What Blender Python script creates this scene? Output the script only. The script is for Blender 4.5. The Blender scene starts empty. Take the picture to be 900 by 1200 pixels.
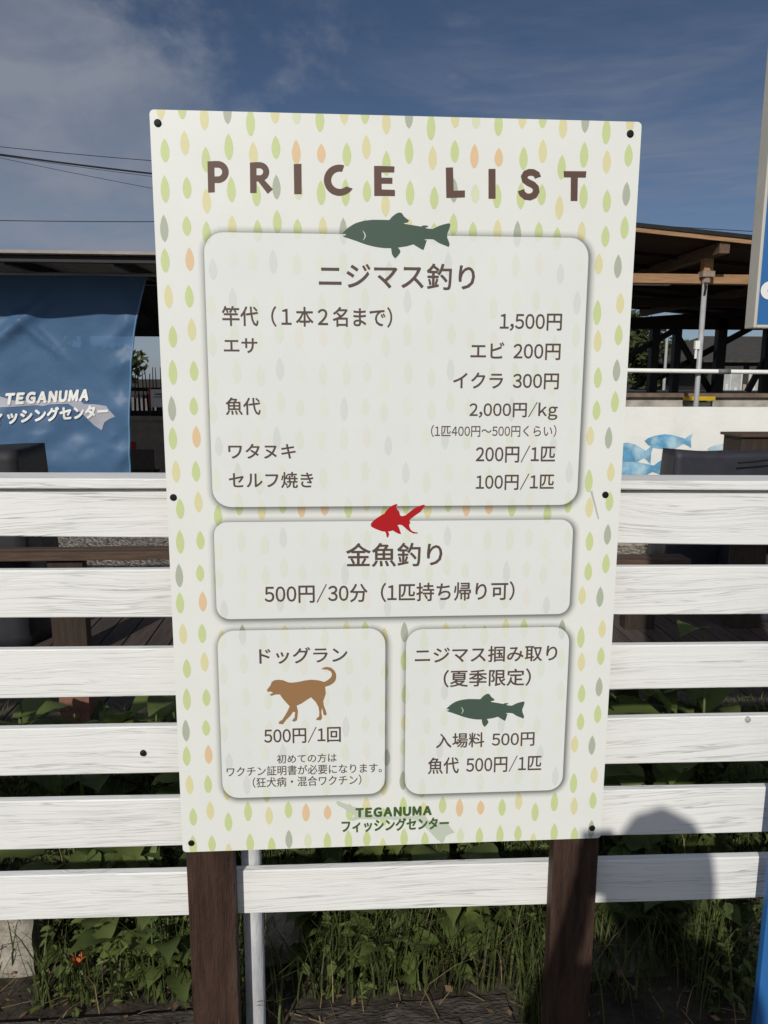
import bpy, bmesh, math, random
from mathutils import Vector, Matrix, noise as mnoise
from mathutils.geometry import tessellate_polygon

sc = bpy.context.scene
COL = sc.collection
PI = math.pi

# ------------------------------------------------------------------ camera
cam_d = bpy.data.cameras.new("camera")
cam = bpy.data.objects.new("camera", cam_d)
COL.objects.link(cam)
sc.camera = cam
cam_d.sensor_fit = 'VERTICAL'
cam_d.sensor_height = 36.0
cam_d.sensor_width = 27.0
cam_d.lens = 27.0
cam_d.clip_start = 0.05
cam_d.clip_end = 2000.0
_yaw, _pitch, _roll = math.radians(3.665), math.radians(9.922), math.radians(0.23)
_r = Vector((math.cos(_yaw), -math.sin(_yaw), 0)); _f0 = Vector((math.sin(_yaw), math.cos(_yaw), 0)); _z = Vector((0, 0, 1))
_f = _f0 * math.cos(_pitch) - _z * math.sin(_pitch)
_u = _f0 * math.sin(_pitch) + _z * math.cos(_pitch)
_r2 = _r * math.cos(_roll) + _u * math.sin(_roll)
_u2 = -_r * math.sin(_roll) + _u * math.cos(_roll)
_m = Matrix((( _r2.x, _u2.x, -_f.x, -0.1232), (_r2.y, _u2.y, -_f.y, -1.4975), (_r2.z, _u2.z, -_f.z, 1.58), (0, 0, 0, 1)))
cam.matrix_world = _m

# ------------------------------------------------------------------ sun, sky
SUN_DIR = Vector((0.37, 1.0, -0.64)).normalized()
EL = math.asin(-SUN_DIR.z)
AZ = math.atan2(-SUN_DIR.x, -SUN_DIR.y)
sun_d = bpy.data.lights.new("sun", 'SUN')
sun_d.energy = 3.05
sun_d.angle = math.radians(0.6)
sun_d.color = (1.0, 0.955, 0.88)
sun = bpy.data.objects.new("sun", sun_d)
COL.objects.link(sun)
sun.rotation_euler = SUN_DIR.to_track_quat('-Z', 'Y').to_euler()
sun.location = (-4, -10, 8)

world = bpy.data.worlds.new("World")
sc.world = world
world.use_nodes = True
wn = world.node_tree.nodes; wl = world.node_tree.links
for n in list(wn): wn.remove(n)
w_out = wn.new('ShaderNodeOutputWorld')
w_bg = wn.new('ShaderNodeBackground'); w_bg.inputs['Strength'].default_value = 0.05
sky = wn.new('ShaderNodeTexSky'); sky.sky_type = 'NISHITA'; sky.sun_disc = False
sky.sun_elevation = EL; sky.sun_rotation = AZ
sky.air_density = 0.64; sky.dust_density = 0.5; sky.ozone_density = 2.5
w_tc = wn.new('ShaderNodeTexCoord')
def wmath(op, a, b=None, clamp=False):
    n = wn.new('ShaderNodeMath'); n.operation = op; n.use_clamp = clamp
    for i, v in enumerate((a, b)):
        if v is None: continue
        if isinstance(v, (int, float)): n.inputs[i].default_value = v
        else: wl.new(v, n.inputs[i])
    return n.outputs[0]
def wnoise(scale, detail, mapping, rough=0.55, dist=0.0):
    mp = wn.new('ShaderNodeMapping'); mp.inputs['Scale'].default_value = mapping[0]; mp.inputs['Location'].default_value = mapping[1]
    mp.inputs['Rotation'].default_value = mapping[2]
    wl.new(w_tc.outputs['Generated'], mp.inputs['Vector'])
    n = wn.new('ShaderNodeTexNoise'); n.inputs['Scale'].default_value = scale; n.inputs['Detail'].default_value = detail
    n.inputs['Roughness'].default_value = rough; n.inputs['Distortion'].default_value = dist
    wl.new(mp.outputs['Vector'], n.inputs['Vector'])
    return n.outputs['Fac']
def wramp(v, a, b):
    n = wn.new('ShaderNodeMapRange'); n.interpolation_type = 'SMOOTHSTEP'
    n.inputs['From Min'].default_value = a; n.inputs['From Max'].default_value = b
    wl.new(v, n.inputs['Value']); return n.outputs['Result']
w_sep = wn.new('ShaderNodeSeparateXYZ'); wl.new(w_tc.outputs['Generated'], w_sep.inputs[0])
# cloud bank towards the left, thin streaky cirrus elsewhere
nz1 = wnoise(2.6, 9, ((1, 1, 1.6), (0.4, 0.2, 0.1), (0, 0, 0)), 0.6, 0.3)
edge = wmath('ADD', wmath('MULTIPLY', w_sep.outputs['X'], -0.95), wmath('MULTIPLY', w_sep.outputs['Z'], -0.12))
bank = wramp(wmath('ADD', edge, wmath('MULTIPLY', wmath('SUBTRACT', nz1, 0.5), 1.7)), -0.10, 0.26)
nz2 = wnoise(2.6, 7, ((0.8, 1, 4.8), (0.55, 0, 0.2), (0, 0.36, 0)), 0.58, 0.5)
nz3 = wnoise(17.0, 2, ((0.55, 1, 4.5), (0, 0, 0), (0, -0.42, 0)), 0.5, 0.8)
wisp = wmath('MULTIPLY', wramp(nz2, 0.40, 0.68), wmath('ADD', 0.6, wmath('MULTIPLY', wramp(nz3, 0.35, 0.65), 0.4)))
low = wmath('MULTIPLY', wramp(w_sep.outputs['Z'], 0.52, 0.30), wramp(w_sep.outputs['X'], -0.12, 0.16))
wisp = wmath('MULTIPLY', wisp, wmath('MULTIPLY', low, 0.40))
nz5 = wnoise(5.0, 8, ((1, 1, 2.2), (0.2, 1.4, 0.5), (0, 0.2, 0)), 0.6, 0.4)
fac = wmath('MAXIMUM', wmath('MULTIPLY', bank, wmath('ADD', 0.55, wmath('MULTIPLY', wramp(nz5, 0.36, 0.64), 0.36))), wisp, True)
hz = wramp(w_sep.outputs['Z'], 0.34, 0.0)
fac = wmath('MAXIMUM', fac, wmath('MULTIPLY', hz, 0.22), True)
w_mix = wn.new('ShaderNodeMix'); w_mix.data_type = 'RGBA'
wl.new(fac, w_mix.inputs[0])
wl.new(sky.outputs['Color'], w_mix.inputs[6])
w_mix.inputs[7].default_value = (4.9, 5.4, 6.5, 1)
# bright thin cloud veil added unseen behind the camera to lift the fill light
nz4 = wnoise(2.2, 6, ((1, 1, 1.5), (3.1, 0.7, 0.2), (0, 0, 0)), 0.6, 0.3)
fill_veil = wmath('MULTIPLY', wramp(w_sep.outputs['Y'], 0.05, -0.45), wmath('ADD', 0.35, wmath('MULTIPLY', wramp(nz4, 0.35, 0.65), 0.55)), True)
w_mix2 = wn.new('ShaderNodeMix'); w_mix2.data_type = 'RGBA'
wl.new(fill_veil, w_mix2.inputs[0]); wl.new(w_mix.outputs[2], w_mix2.inputs[6]); w_mix2.inputs[7].default_value = (9.0, 9.6, 11.0, 1)
wl.new(w_mix2.outputs[2], w_bg.inputs['Color'])
wl.new(w_bg.outputs[0], w_out.inputs['Surface'])

vs = sc.view_settings
vs.view_transform = 'Standard'; vs.look = 'None'; vs.exposure = -0.01; vs.gamma = 1.0; vs.use_curve_mapping = False

# ------------------------------------------------------------------ helpers
def srgb(r, g, b):
    def f(c):
        c /= 255.0
        return c / 12.92 if c <= 0.04045 else ((c + 0.055) / 1.055) ** 2.4
    return (f(r), f(g), f(b))

class MB:
    """collects verts and faces of ONE mesh, in world coordinates"""
    def __init__(s): s.v = []; s.f = []
    def add(s, vs_, fs):
        b = len(s.v); s.v += [tuple(p) for p in vs_]; s.f += [tuple(i + b for i in f) for f in fs]
    def box(s, x0, x1, y0, y1, z0, z1, M=None):
        p = [Vector((x, y, z)) for x in (x0, x1) for y in (y0, y1) for z in (z0, z1)]
        if M: p = [M @ q for q in p]
        s.add(p, [(0, 1, 3, 2), (4, 6, 7, 5), (0, 4, 5, 1), (2, 3, 7, 6), (0, 2, 6, 4), (1, 5, 7, 3)]); return s
    def bar(s, a, b, w, h, up=(0, 0, 1)):
        a = Vector(a); b = Vector(b); d = b - a; L = d.length; d.normalize()
        x = d.cross(Vector(up))
        if x.length < 1e-4: x = d.cross(Vector((0, 1, 0)))
        x.normalize(); y = x.cross(d)
        M = Matrix(((x.x, d.x, y.x, a.x), (x.y, d.y, y.y, a.y), (x.z, d.z, y.z, a.z), (0, 0, 0, 1)))
        return s.box(-w / 2, w / 2, 0, L, -h / 2, h / 2, M)
    def tube(s, pts, r, n=10, r2=None, cap=True):
        pts = [Vector(p) for p in pts]; m = len(pts)
        ups = None; rings = []
        for i, p in enumerate(pts):
            d = (pts[min(i + 1, m - 1)] - pts[max(i - 1, 0)]).normalized()
            if ups is None:
                ups = d.orthogonal().normalized()
            ups = (ups - d * ups.dot(d)).normalized(); w = d.cross(ups)
            rr = r if r2 is None else r + (r2 - r) * i / (m - 1)
            if isinstance(r, (list, tuple)): rr = r[i]
            rings.append([p + (ups * math.cos(2 * PI * k / n) + w * math.sin(2 * PI * k / n)) * rr for k in range(n)])
        vs_ = [q for R in rings for q in R]
        fs = [(i * n + k, i * n + (k + 1) % n, (i + 1) * n + (k + 1) % n, (i + 1) * n + k) for i in range(m - 1) for k in range(n)]
        if cap: fs += [tuple(range(n - 1, -1, -1)), tuple((m - 1) * n + k for k in range(n))]
        s.add(vs_, fs); return s
    def poly(s, pts):            # concave polygon of 3D points
        pts = [Vector(p) for p in pts]
        for t in tessellate_polygon([pts]): s.add([pts[i] for i in t], [(0, 1, 2)])
        return s
    def mesh(s, name, off=Vector((0, 0, 0))):
        me = bpy.data.meshes.new(name)
        me.from_pydata([(p[0] - off.x, p[1] - off.y, p[2] - off.z) for p in s.v], [], s.f); me.update(); return me
    def build(s, name, mat, parent=None, smooth=False, bevel=0.0, seg=2, off=None, recalc=True):
        o0 = Vector((0, 0, 0))
        p = parent
        while p is not None: o0 = o0 + Vector(p.location); p = p.parent
        if parent is None and off is not None: o0 = Vector(off)
        me = s.mesh(name, o0)
        if recalc or bevel:
            bm = bmesh.new(); bm.from_mesh(me)
            if recalc: bmesh.ops.recalc_face_normals(bm, faces=bm.faces)
            if bevel: bmesh.ops.bevel(bm, geom=list(bm.edges), offset=bevel, segments=seg, affect='EDGES', profile=0.6)
            bm.to_mesh(me); bm.free()
        if smooth:
            for q in me.polygons: q.use_smooth = True
        if mat: me.materials.append(mat)
        o = bpy.data.objects.new(name, me); COL.objects.link(o)
        if parent is not None: o.parent = parent
        else: o.location = o0
        return o

def tag(o, label=None, cat=None, group=None, kind=None):
    if label: o['label'] = label
    if cat: o['category'] = cat
    if group: o['group'] = group
    if kind: o['kind'] = kind
    return o
def thing(name, label, cat, loc=(0, 0, 0), group=None):
    o = bpy.data.objects.new(name, None); COL.objects.link(o); o.location = loc
    o.empty_display_size = 0.1
    return tag(o, label, cat, group)
KIDS = {}
def copy_tree(o, parent=None):
    c = o.copy(); COL.objects.link(c)
    if parent is not None: c.parent = parent
    for ch in list(o.children): copy_tree(ch, c)
    return c
def recalc_up(): bpy.context.view_layer.update()

# ------------------------------------------------------------------ materials
def new_mat(name):
    m = bpy.data.materials.new(name); m.use_nodes = True
    nt = m.node_tree; b = nt.nodes['Principled BSDF']
    return m, nt.nodes, nt.links, b
def pbr(name, base, rough=0.6, var=0.15, scale=8.0, bump=0.0, bscale=60.0, spec=0.3, stretch=(1, 1, 1), metal=0.0, tint=None, tfac=(0.5, 0.75), tscale=3.0, rand=0.0):
    m, N, L, b = new_mat(name)
    b.inputs['Roughness'].default_value = rough; b.inputs['Metallic'].default_value = metal
    b.inputs['Specular IOR Level'].default_value = spec
    tc = N.new('ShaderNodeTexCoord'); mp = N.new('ShaderNodeMapping'); mp.inputs['Scale'].default_value = stretch
    oi = N.new('ShaderNodeObjectInfo'); va = N.new('ShaderNodeVectorMath'); va.operation = 'SCALE'
    cx = N.new('ShaderNodeCombineXYZ')
    for i in range(3): L.new(oi.outputs['Random'], cx.inputs[i])
    L.new(cx.outputs[0], va.inputs[0]); va.inputs['Scale'].default_value = 17.0
    ad = N.new('ShaderNodeVectorMath'); ad.operation = 'ADD'
    L.new(tc.outputs['Object'], ad.inputs[0]); L.new(va.outputs[0], ad.inputs[1])
    L.new(ad.outputs[0], mp.inputs['Vector'])
    n1 = N.new('ShaderNodeTexNoise'); n1.inputs['Scale'].default_value = scale; n1.inputs['Detail'].default_value = 6
    n1.inputs['Roughness'].default_value = 0.62
    L.new(mp.outputs[0], n1.inputs['Vector'])
    mr = N.new('ShaderNodeMapRange'); mr.inputs['From Min'].default_value = 0.3; mr.inputs['From Max'].default_value = 0.7
    L.new(n1.outputs['Fac'], mr.inputs['Value'])
    mx = N.new('ShaderNodeMix'); mx.data_type = 'RGBA'
    mx.inputs[6].default_value = tuple(max(0, c * (1 - var)) for c in base) + (1,)
    mx.inputs[7].default_value = tuple(min(1, c * (1 + var)) for c in base) + (1,)
    L.new(mr.outputs[0], mx.inputs[0]); colr = mx.outputs[2]
    if tint:
        n2 = N.new('ShaderNodeTexNoise'); n2.inputs['Scale'].default_value = tscale; n2.inputs['Detail'].default_value = 8
        L.new(mp.outputs[0], n2.inputs['Vector'])
        m2 = N.new('ShaderNodeMapRange'); m2.inputs['From Min'].default_value = tfac[0]; m2.inputs['From Max'].default_value = tfac[1]
        L.new(n2.outputs['Fac'], m2.inputs['Value'])
        mx2 = N.new('ShaderNodeMix'); mx2.data_type = 'RGBA'; L.new(m2.outputs[0], mx2.inputs[0]); L.new(colr, mx2.inputs[6])
        mx2.inputs[7].default_value = tuple(tint) + (1,); colr = mx2.outputs[2]
    if rand:
        hs = N.new('ShaderNodeHueSaturation'); mv = N.new('ShaderNodeMapRange')
        mv.inputs['To Min'].default_value = 1 - rand; mv.inputs['To Max'].default_value = 1 + rand
        L.new(oi.outputs['Random'], mv.inputs['Value']); L.new(mv.outputs[0], hs.inputs['Value']); L.new(colr, hs.inputs['Color']); colr = hs.outputs[0]
    L.new(colr, b.inputs['Base Color'])
    if bump:
        n3 = N.new('ShaderNodeTexNoise'); n3.inputs['Scale'].default_value = bscale; n3.inputs['Detail'].default_value = 5
        L.new(mp.outputs[0], n3.inputs['Vector'])
        bp = N.new('ShaderNodeBump'); bp.inputs['Strength'].default_value = bump; bp.inputs['Distance'].default_value = 0.01
        L.new(n3.outputs['Fac'], bp.inputs['Height']); L.new(bp.outputs[0], b.inputs['Normal'])
    return m
def flat(name, base, rough=0.45, spec=0.3):
    m, N, L, b = new_mat(name)
    b.inputs['Base Color'].default_value = tuple(base) + (1,); b.inputs['Roughness'].default_value = rough
    b.inputs['Specular IOR Level'].default_value = spec
    # very light ageing of the ink
    tc = N.new('ShaderNodeTexCoord'); n1 = N.new('ShaderNodeTexNoise'); n1.inputs['Scale'].default_value = 7; n1.inputs['Detail'].default_value = 5
    L.new(tc.outputs['Object'], n1.inputs['Vector'])
    mx = N.new('ShaderNodeMix'); mx.data_type = 'RGBA'
    mx.inputs[6].default_value = tuple(c * 0.95 for c in base) + (1,); mx.inputs[7].default_value = tuple(min(1, c * 1.04) for c in base) + (1,)
    L.new(n1.outputs['Fac'], mx.inputs[0]); L.new(mx.outputs[2], b.inputs['Base Color'])
    return m
def white_wood(name, base=(0.83, 0.832, 0.805), line=(0.30, 0.29, 0.28)):
    m, N, L, b = new_mat(name)
    b.inputs['Roughness'].default_value = 0.55; b.inputs['Specular IOR Level'].default_value = 0.25
    def mth(op, a, c=None, cl=False):
        n = N.new('ShaderNodeMath'); n.operation = op; n.use_clamp = cl
        for i, v in enumerate((a, c)):
            if v is None: continue
            if isinstance(v, (int, float)): n.inputs[i].default_value = v
            else: L.new(v, n.inputs[i])
        return n.outputs[0]
    def mrng(v, a, c, lo=0.0, hi=1.0):
        n = N.new('ShaderNodeMapRange'); n.interpolation_type = 'SMOOTHSTEP'
        n.inputs[1].default_value = a; n.inputs[2].default_value = c; n.inputs[3].default_value = lo; n.inputs[4].default_value = hi
        L.new(v, n.inputs[0]); return n.outputs[0]
    def noi(vec, sc_, det, rough=0.5):
        n = N.new('ShaderNodeTexNoise'); n.inputs['Scale'].default_value = sc_; n.inputs['Detail'].default_value = det; n.inputs['Roughness'].default_value = rough
        L.new(vec, n.inputs['Vector']); return n.outputs['Fac']
    tc = N.new('ShaderNodeTexCoord'); oi = N.new('ShaderNodeObjectInfo')
    sp = N.new('ShaderNodeSeparateXYZ'); L.new(tc.outputs['Object'], sp.inputs[0])
    X = mth('ADD', sp.outputs['X'], mth('MULTIPLY', oi.outputs['Random'], 31.0)); Z = mth('ADD', sp.outputs['Z'], mth('MULTIPLY', sp.outputs['Y'], 0.7))
    def vec(x, z, w=0.0):
        c = N.new('ShaderNodeCombineXYZ')
        for i_, q_ in enumerate((x, w, z)):
            if isinstance(q_, float): c.inputs[i_].default_value = q_
            else: L.new(q_, c.inputs[i_])
        return c.outputs[0]
    R = mth('MULTIPLY', oi.outputs['Random'], 9.0)
    base_v = vec(X, Z, R)
    # knots: sparse voronoi centres bend the grain round them
    vo = N.new('ShaderNodeTexVoronoi'); vo.inputs['Scale'].default_value = 1.0; vo.inputs['Randomness'].default_value = 0.9; vo.voronoi_dimensions = '2D'
    kv = vec(mth('MULTIPLY', X, 2.3), 0.0, mth('ADD', mth('MULTIPLY', Z, 5.6), R)); L.new(kv, vo.inputs['Vector'])
    ksp = N.new('ShaderNodeSeparateXYZ'); L.new(vo.outputs['Color'], ksp.inputs[0])
    kon = mrng(ksp.outputs[0], 0.70, 0.72)
    kd = mth('ADD', vo.outputs['Distance'], mth('MULTIPLY', mth('SUBTRACT', noi(base_v, 22.0, 3), 0.5), 0.10))
    kn = mth('MULTIPLY', kon, mth('POWER', mrng(kd, 0.4, 0.0), 2.0))
    warp = mth('MULTIPLY', mth('SUBTRACT', noi(vec(mth('MULTIPLY', X, 1.6), mth('MULTIPLY', Z, 5.0), R), 1.0, 2), 0.5), 0.075)
    Zw = mth('ADD', mth('ADD', Z, warp), mth('MULTIPLY', kn, 0.03))
    g1 = noi(vec(mth('MULTIPLY', X, 1.3), mth('MULTIPLY', Zw, 105.0), R), 1.0, 3, 0.55)
    g2 = noi(vec(mth('MULTIPLY', X, 9.0), mth('MULTIPLY', Zw, 520.0), R), 1.0, 2, 0.6)
    sinr = mth('SINE', mth('MULTIPLY', kd, 210.0))
    gc = noi(vec(mth('MULTIPLY', X, 1.1), mth('MULTIPLY', Zw, 60.0), R), 1.0, 3, 0.5)
    gd = noi(vec(mth('MULTIPLY', X, 2.0), mth('MULTIPLY', Zw, 115.0), mth('ADD', R, 4.0)), 1.0, 3, 0.55)
    ridge = mth('MAXIMUM', mrng(mth('ABSOLUTE', mth('SUBTRACT', gc, 0.5)), 0.013, 0.003), mth('MULTIPLY', mrng(mth('ABSOLUTE', mth('SUBTRACT', gd, 0.54)), 0.02, 0.004), 0.7))
    patch = mrng(noi(vec(mth('MULTIPLY', X, 2.6), mth('MULTIPLY', Z, 20.0), R), 1.0, 4, 0.6), 0.40, 0.60)
    kring = mth('MULTIPLY', mth('MULTIPLY', kon, mrng(kd, 0.13, 0.06)), mrng(mth('ADD', sinr, mth('MULTIPLY', noi(base_v, 60.0, 2), 1.2)), 1.1, 1.7))
    lines = mth('MAXIMUM', mth('MULTIPLY', ridge, mth('ADD', mth('MULTIPLY', patch, 0.9), 0.05)), mth('MULTIPLY', kring, 0.8))
    lines = mth('MAXIMUM', lines, mth('MULTIPLY', mrng(g2, 0.62, 0.78), 0.3))
    blot = mrng(noi(base_v, 6.0, 6, 0.65), 0.42, 0.75)
    lines = mth('ADD', mth('MULTIPLY', lines, 0.62), mth('MULTIPLY', blot, 0.07), True)
    mx = N.new('ShaderNodeMix'); mx.data_type = 'RGBA'; L.new(lines, mx.inputs[0])
    mx.inputs[6].default_value = base + (1,); mx.inputs[7].default_value = line + (1,)
    L.new(mx.outputs[2], b.inputs['Base Color'])
    hgt = mth('ADD', mth('MULTIPLY', ridge, -0.4), mth('ADD', mth('MULTIPLY', g1, -0.55), mth('ADD', mth('MULTIPLY', g2, -0.4), mth('MULTIPLY', kring, -0.6))))
    bp = N.new('ShaderNodeBump'); bp.inputs['Strength'].default_value = 0.42; bp.inputs['Distance'].default_value = 0.003
    L.new(hgt, bp.inputs['Height']); L.new(bp.outputs[0], b.inputs['Normal'])
    return m
def leaf_mat(name, base, var=0.3, trans=0.25, rough=0.5):
    m, N, L, b = new_mat(name)
    b.inputs['Roughness'].default_value = rough; b.inputs['Specular IOR Level'].default_value = 0.25
    geo = N.new('ShaderNodeNewGeometry'); oi = N.new('ShaderNodeObjectInfo')
    tc = N.new('ShaderNodeTexCoord'); n1 = N.new('ShaderNodeTexNoise'); n1.inputs['Scale'].default_value = 14; n1.inputs['Detail'].default_value = 4
    L.new(tc.outputs['Object'], n1.inputs['Vector'])
    av = N.new('ShaderNodeMath'); av.operation = 'ADD'; L.new(geo.outputs['Random Per Island'], av.inputs[0]); L.new(n1.outputs['Fac'], av.inputs[1])
    mr = N.new('ShaderNodeMapRange'); mr.inputs[1].default_value = 0.3; mr.inputs[2].default_value = 1.7; L.new(av.outputs[0], mr.inputs[0])
    mx = N.new('ShaderNodeMix'); mx.data_type = 'RGBA'; L.new(mr.outputs[0], mx.inputs[0])
    mx.inputs[6].default_value = (base[0] * (1 - var), base[1] * (1 - var), base[2] * (1 - var), 1)
    mx.inputs[7].default_value = (base[0] * (1 + var * 1.3), base[1] * (1 + var), base[2] * (1 + var * 0.5), 1)
    L.new(mx.outputs[2], b.inputs['Base Color'])
    tr = N.new('ShaderNodeBsdfTranslucent'); L.new(mx.outputs[2], tr.inputs['Color'])
    ms = N.new('ShaderNodeMixShader'); ms.inputs[0].default_value = trans
    L.new(b.outputs[0], ms.inputs[1]); L.new(tr.outputs[0], ms.inputs[2])
    L.new(ms.outputs[0], N['Material Output'].inputs['Surface'])
    return m

M = {}
M['soil'] = pbr('soil', (0.05, 0.042, 0.033), 0.95, 0.5, 9, 0.9, 45, 0.1, tint=(0.085, 0.075, 0.06), tscale=5)
M['gravel'] = None
M['white_wood'] = white_wood('white_painted_wood')
M['white_metal'] = pbr('white_painted_pole', (0.62, 0.63, 0.64), 0.5, 0.18, 12, 0.35, 70, 0.3, stretch=(1, 1, 0.25), tint=(0.3, 0.3, 0.31), tfac=(0.58, 0.72), tscale=9)
M['brown_wood'] = pbr('dark_brown_stained_wood', (0.05, 0.028, 0.02), 0.6, 0.45, 14, 0.6, 60, 0.3, stretch=(4, 4, 0.5), tint=(0.085, 0.056, 0.043), tfac=(0.55, 0.8), tscale=4)
M['board'] = flat('sign_board_white', (0.80, 0.818, 0.775), 0.36)
M['board_edge'] = pbr('sign_board_edge', (0.25, 0.25, 0.25), 0.5, 0.2)
M['panel'] = flat('printed_panel', (0.77, 0.80, 0.768), 0.36)
M['black'] = pbr('black_screw_cap', (0.007, 0.007, 0.008), 0.6, 0.2, spec=0.25)

def gravel_mat():
    m, N, L, b = new_mat('gravel')
    b.inputs['Roughness'].default_value = 0.9
    tc = N.new('ShaderNodeTexCoord')
    vo = N.new('ShaderNodeTexVoronoi'); vo.inputs['Scale'].default_value = 38; L.new(tc.outputs['Object'], vo.inputs['Vector'])
    sp = N.new('ShaderNodeSeparateXYZ'); L.new(vo.outputs['Color'], sp.inputs[0])
    cr = N.new('ShaderNodeValToRGB'); L.new(sp.outputs[0], cr.inputs[0])
    cr.color_ramp.elements[0].color = (0.07, 0.06, 0.05, 1); cr.color_ramp.elements[1].color = (0.42, 0.38, 0.33, 1)
    e = cr.color_ramp.elements.new(0.5); e.color = (0.2, 0.175, 0.145, 1)
    L.new(cr.outputs[0], b.inputs['Base Color'])
    bp = N.new('ShaderNodeBump'); bp.inputs['Strength'].default_value = 1.0; bp.inputs['Distance'].default_value = 0.03; bp.invert = True
    L.new(vo.outputs['Distance'], bp.inputs['Height']); L.new(bp.outputs[0], b.inputs['Normal'])
    return m
M['gravel'] = gravel_mat()
M['concrete'] = pbr('weathered_concrete', (0.44, 0.41, 0.36), 0.9, 0.25, 6, 0.4, 40, 0.15, tint=(0.22, 0.20, 0.17), tfac=(0.5, 0.75), tscale=4)
M['slab'] = pbr('old_concrete_slab', (0.33, 0.30, 0.25), 0.9, 0.3, 14, 0.7, 60, 0.15, tint=(0.14, 0.125, 0.10), tfac=(0.48, 0.7), tscale=12)
M['slab_dark'] = pbr('mossy_stone', (0.17, 0.155, 0.13), 0.95, 0.4, 18, 0.9, 60, 0.1, tint=(0.07, 0.07, 0.045), tfac=(0.45, 0.65), tscale=14)
M['timber'] = pbr('weathered_timber', (0.075, 0.064, 0.053), 0.9, 0.5, 24, 1.0, 60, 0.1, stretch=(1, 2.2, 2.2), tint=(0.03, 0.027, 0.024), tscale=11)
M['deck'] = pbr('brown_deck_board', (0.075, 0.058, 0.05), 0.7, 0.3, 10, 0.3, 40, 0.2, stretch=(5, 0.4, 5), rand=0.15)
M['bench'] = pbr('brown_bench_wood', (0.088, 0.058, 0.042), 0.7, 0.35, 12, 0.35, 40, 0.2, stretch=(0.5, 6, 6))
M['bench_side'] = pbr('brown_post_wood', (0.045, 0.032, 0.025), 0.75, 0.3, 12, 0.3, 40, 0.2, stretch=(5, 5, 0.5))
M['wall_white'] = pbr('white_painted_block_wall', (0.79, 0.79, 0.745), 0.85, 0.05, 3, 0.25, 30, 0.15, tint=(0.62, 0.60, 0.53), tfac=(0.58, 0.8), tscale=2.5)
M['fish_blue'] = pbr('blue_mural_paint', (0.12, 0.33, 0.52), 0.8, 0.3, 9, 0, tint=(0.40, 0.60, 0.70), tfac=(0.46, 0.66), tscale=7)
M['fish_pale'] = pbr('pale_blue_mural_paint', (0.42, 0.58, 0.66), 0.8, 0.2, 8, 0, tint=(0.68, 0.72, 0.7), tfac=(0.45, 0.65), tscale=9)
M['tarp'] = pbr('dark_grey_cover_cloth', (0.026, 0.027, 0.036), 0.55, 0.2, 9, 0.12, 300, 0.35)
M['tarp_black'] = pbr('black_cover_cloth', (0.022, 0.022, 0.026), 0.6, 0.2, 9, 0.12, 300, 0.3)
M['roof_metal'] = pbr('dark_roof_sheet', (0.10, 0.10, 0.10), 0.5, 0.2, 5)
M['dark_steel'] = pbr('dark_painted_steel', (0.018, 0.017, 0.017), 0.5, 0.25, 8)
M['roof_under'] = pbr('shelter_ceiling', (0.05, 0.05, 0.052), 0.7, 0.3, 4)
M['pav_wood'] = pbr('pale_larch_beam', (0.34, 0.20, 0.105), 0.65, 0.25, 10, 0.2, 30, 0.2, stretch=(0.5, 6, 6))
M['pav_shaded'] = pbr('shaded_purlin_wood', (0.13, 0.085, 0.058), 0.7, 0.3, 10, 0.2, 30, 0.2, stretch=(4, 0.6, 4))  # beam wood darkened in its colour to carry the shade under the roof
M['pav_dark'] = pbr('dark_roof_boards', (0.035, 0.022, 0.016), 0.75, 0.35, 8, 0.2, 30, 0.2, stretch=(0.5, 4, 4))
M['galv'] = pbr('galvanised_pipe', (0.36, 0.37, 0.38), 0.42, 0.15, 10, spec=0.5)
M['white_pipe'] = pbr('white_pipe', (0.78, 0.78, 0.75), 0.45, 0.08, 8)
M['sleeve'] = pbr('grey_sleeve', (0.14, 0.14, 0.14), 0.6, 0.2)
M['yellow'] = pbr('yellow_plastic', (0.55, 0.36, 0.02), 0.5, 0.12)
M['box_grey'] = pbr('grey_green_box', (0.07, 0.075, 0.065), 0.6, 0.2)
M['house_wall'] = pbr('dark_house_wall', (0.04, 0.038, 0.035), 0.8, 0.25)
M['house_roof'] = pbr('grey_tile_roof', (0.06, 0.056, 0.048), 0.75, 0.25, 6, 0.3, 20)
M['glass'] = pbr('window_pane', (0.42, 0.43, 0.42), 0.15, 0.3, 3, spec=0.6)
M['frame_white'] = pbr('window_frame', (0.6, 0.6, 0.58), 0.5, 0.1)
M['paper'] = pbr('white_paper', (0.86, 0.86, 0.85), 0.7, 0.05)
M['ink'] = pbr('black_ink', (0.03, 0.03, 0.03), 0.7, 0.1)
M['red'] = pbr('red_plastic', (0.55, 0.05, 0.05), 0.5, 0.12)
M['rod'] = pbr('dark_rod', (0.02, 0.018, 0.016), 0.35, 0.3)
M['counter'] = pbr('grey_brown_counter', (0.34, 0.30, 0.25), 0.7, 0.2)
M['blue_paint'] = pbr('blue_sign_face', (0.03, 0.14, 0.38), 0.4, 0.06, 3, spec=0.4)
M['alu'] = pbr('pale_sign_frame', (0.55, 0.53, 0.46), 0.5, 0.1, 6, spec=0.4)
M['letter_white'] = pbr('white_letter', (0.8, 0.8, 0.78), 0.5, 0.04)
M['terra'] = pbr('reddish_brown_block', (0.20, 0.10, 0.07), 0.8, 0.2, 15, 0.3, 50)
M['wire'] = pbr('black_cable', (0.012, 0.012, 0.013), 0.6, 0.1)
M['bark'] = pbr('bark', (0.07, 0.055, 0.042), 0.9, 0.35, 8, 0.6, 30, stretch=(4, 4, 0.7))
M['leaf_dark'] = leaf_mat('tree_foliage', (0.055, 0.072, 0.03), 0.4, 0.2)
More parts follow.
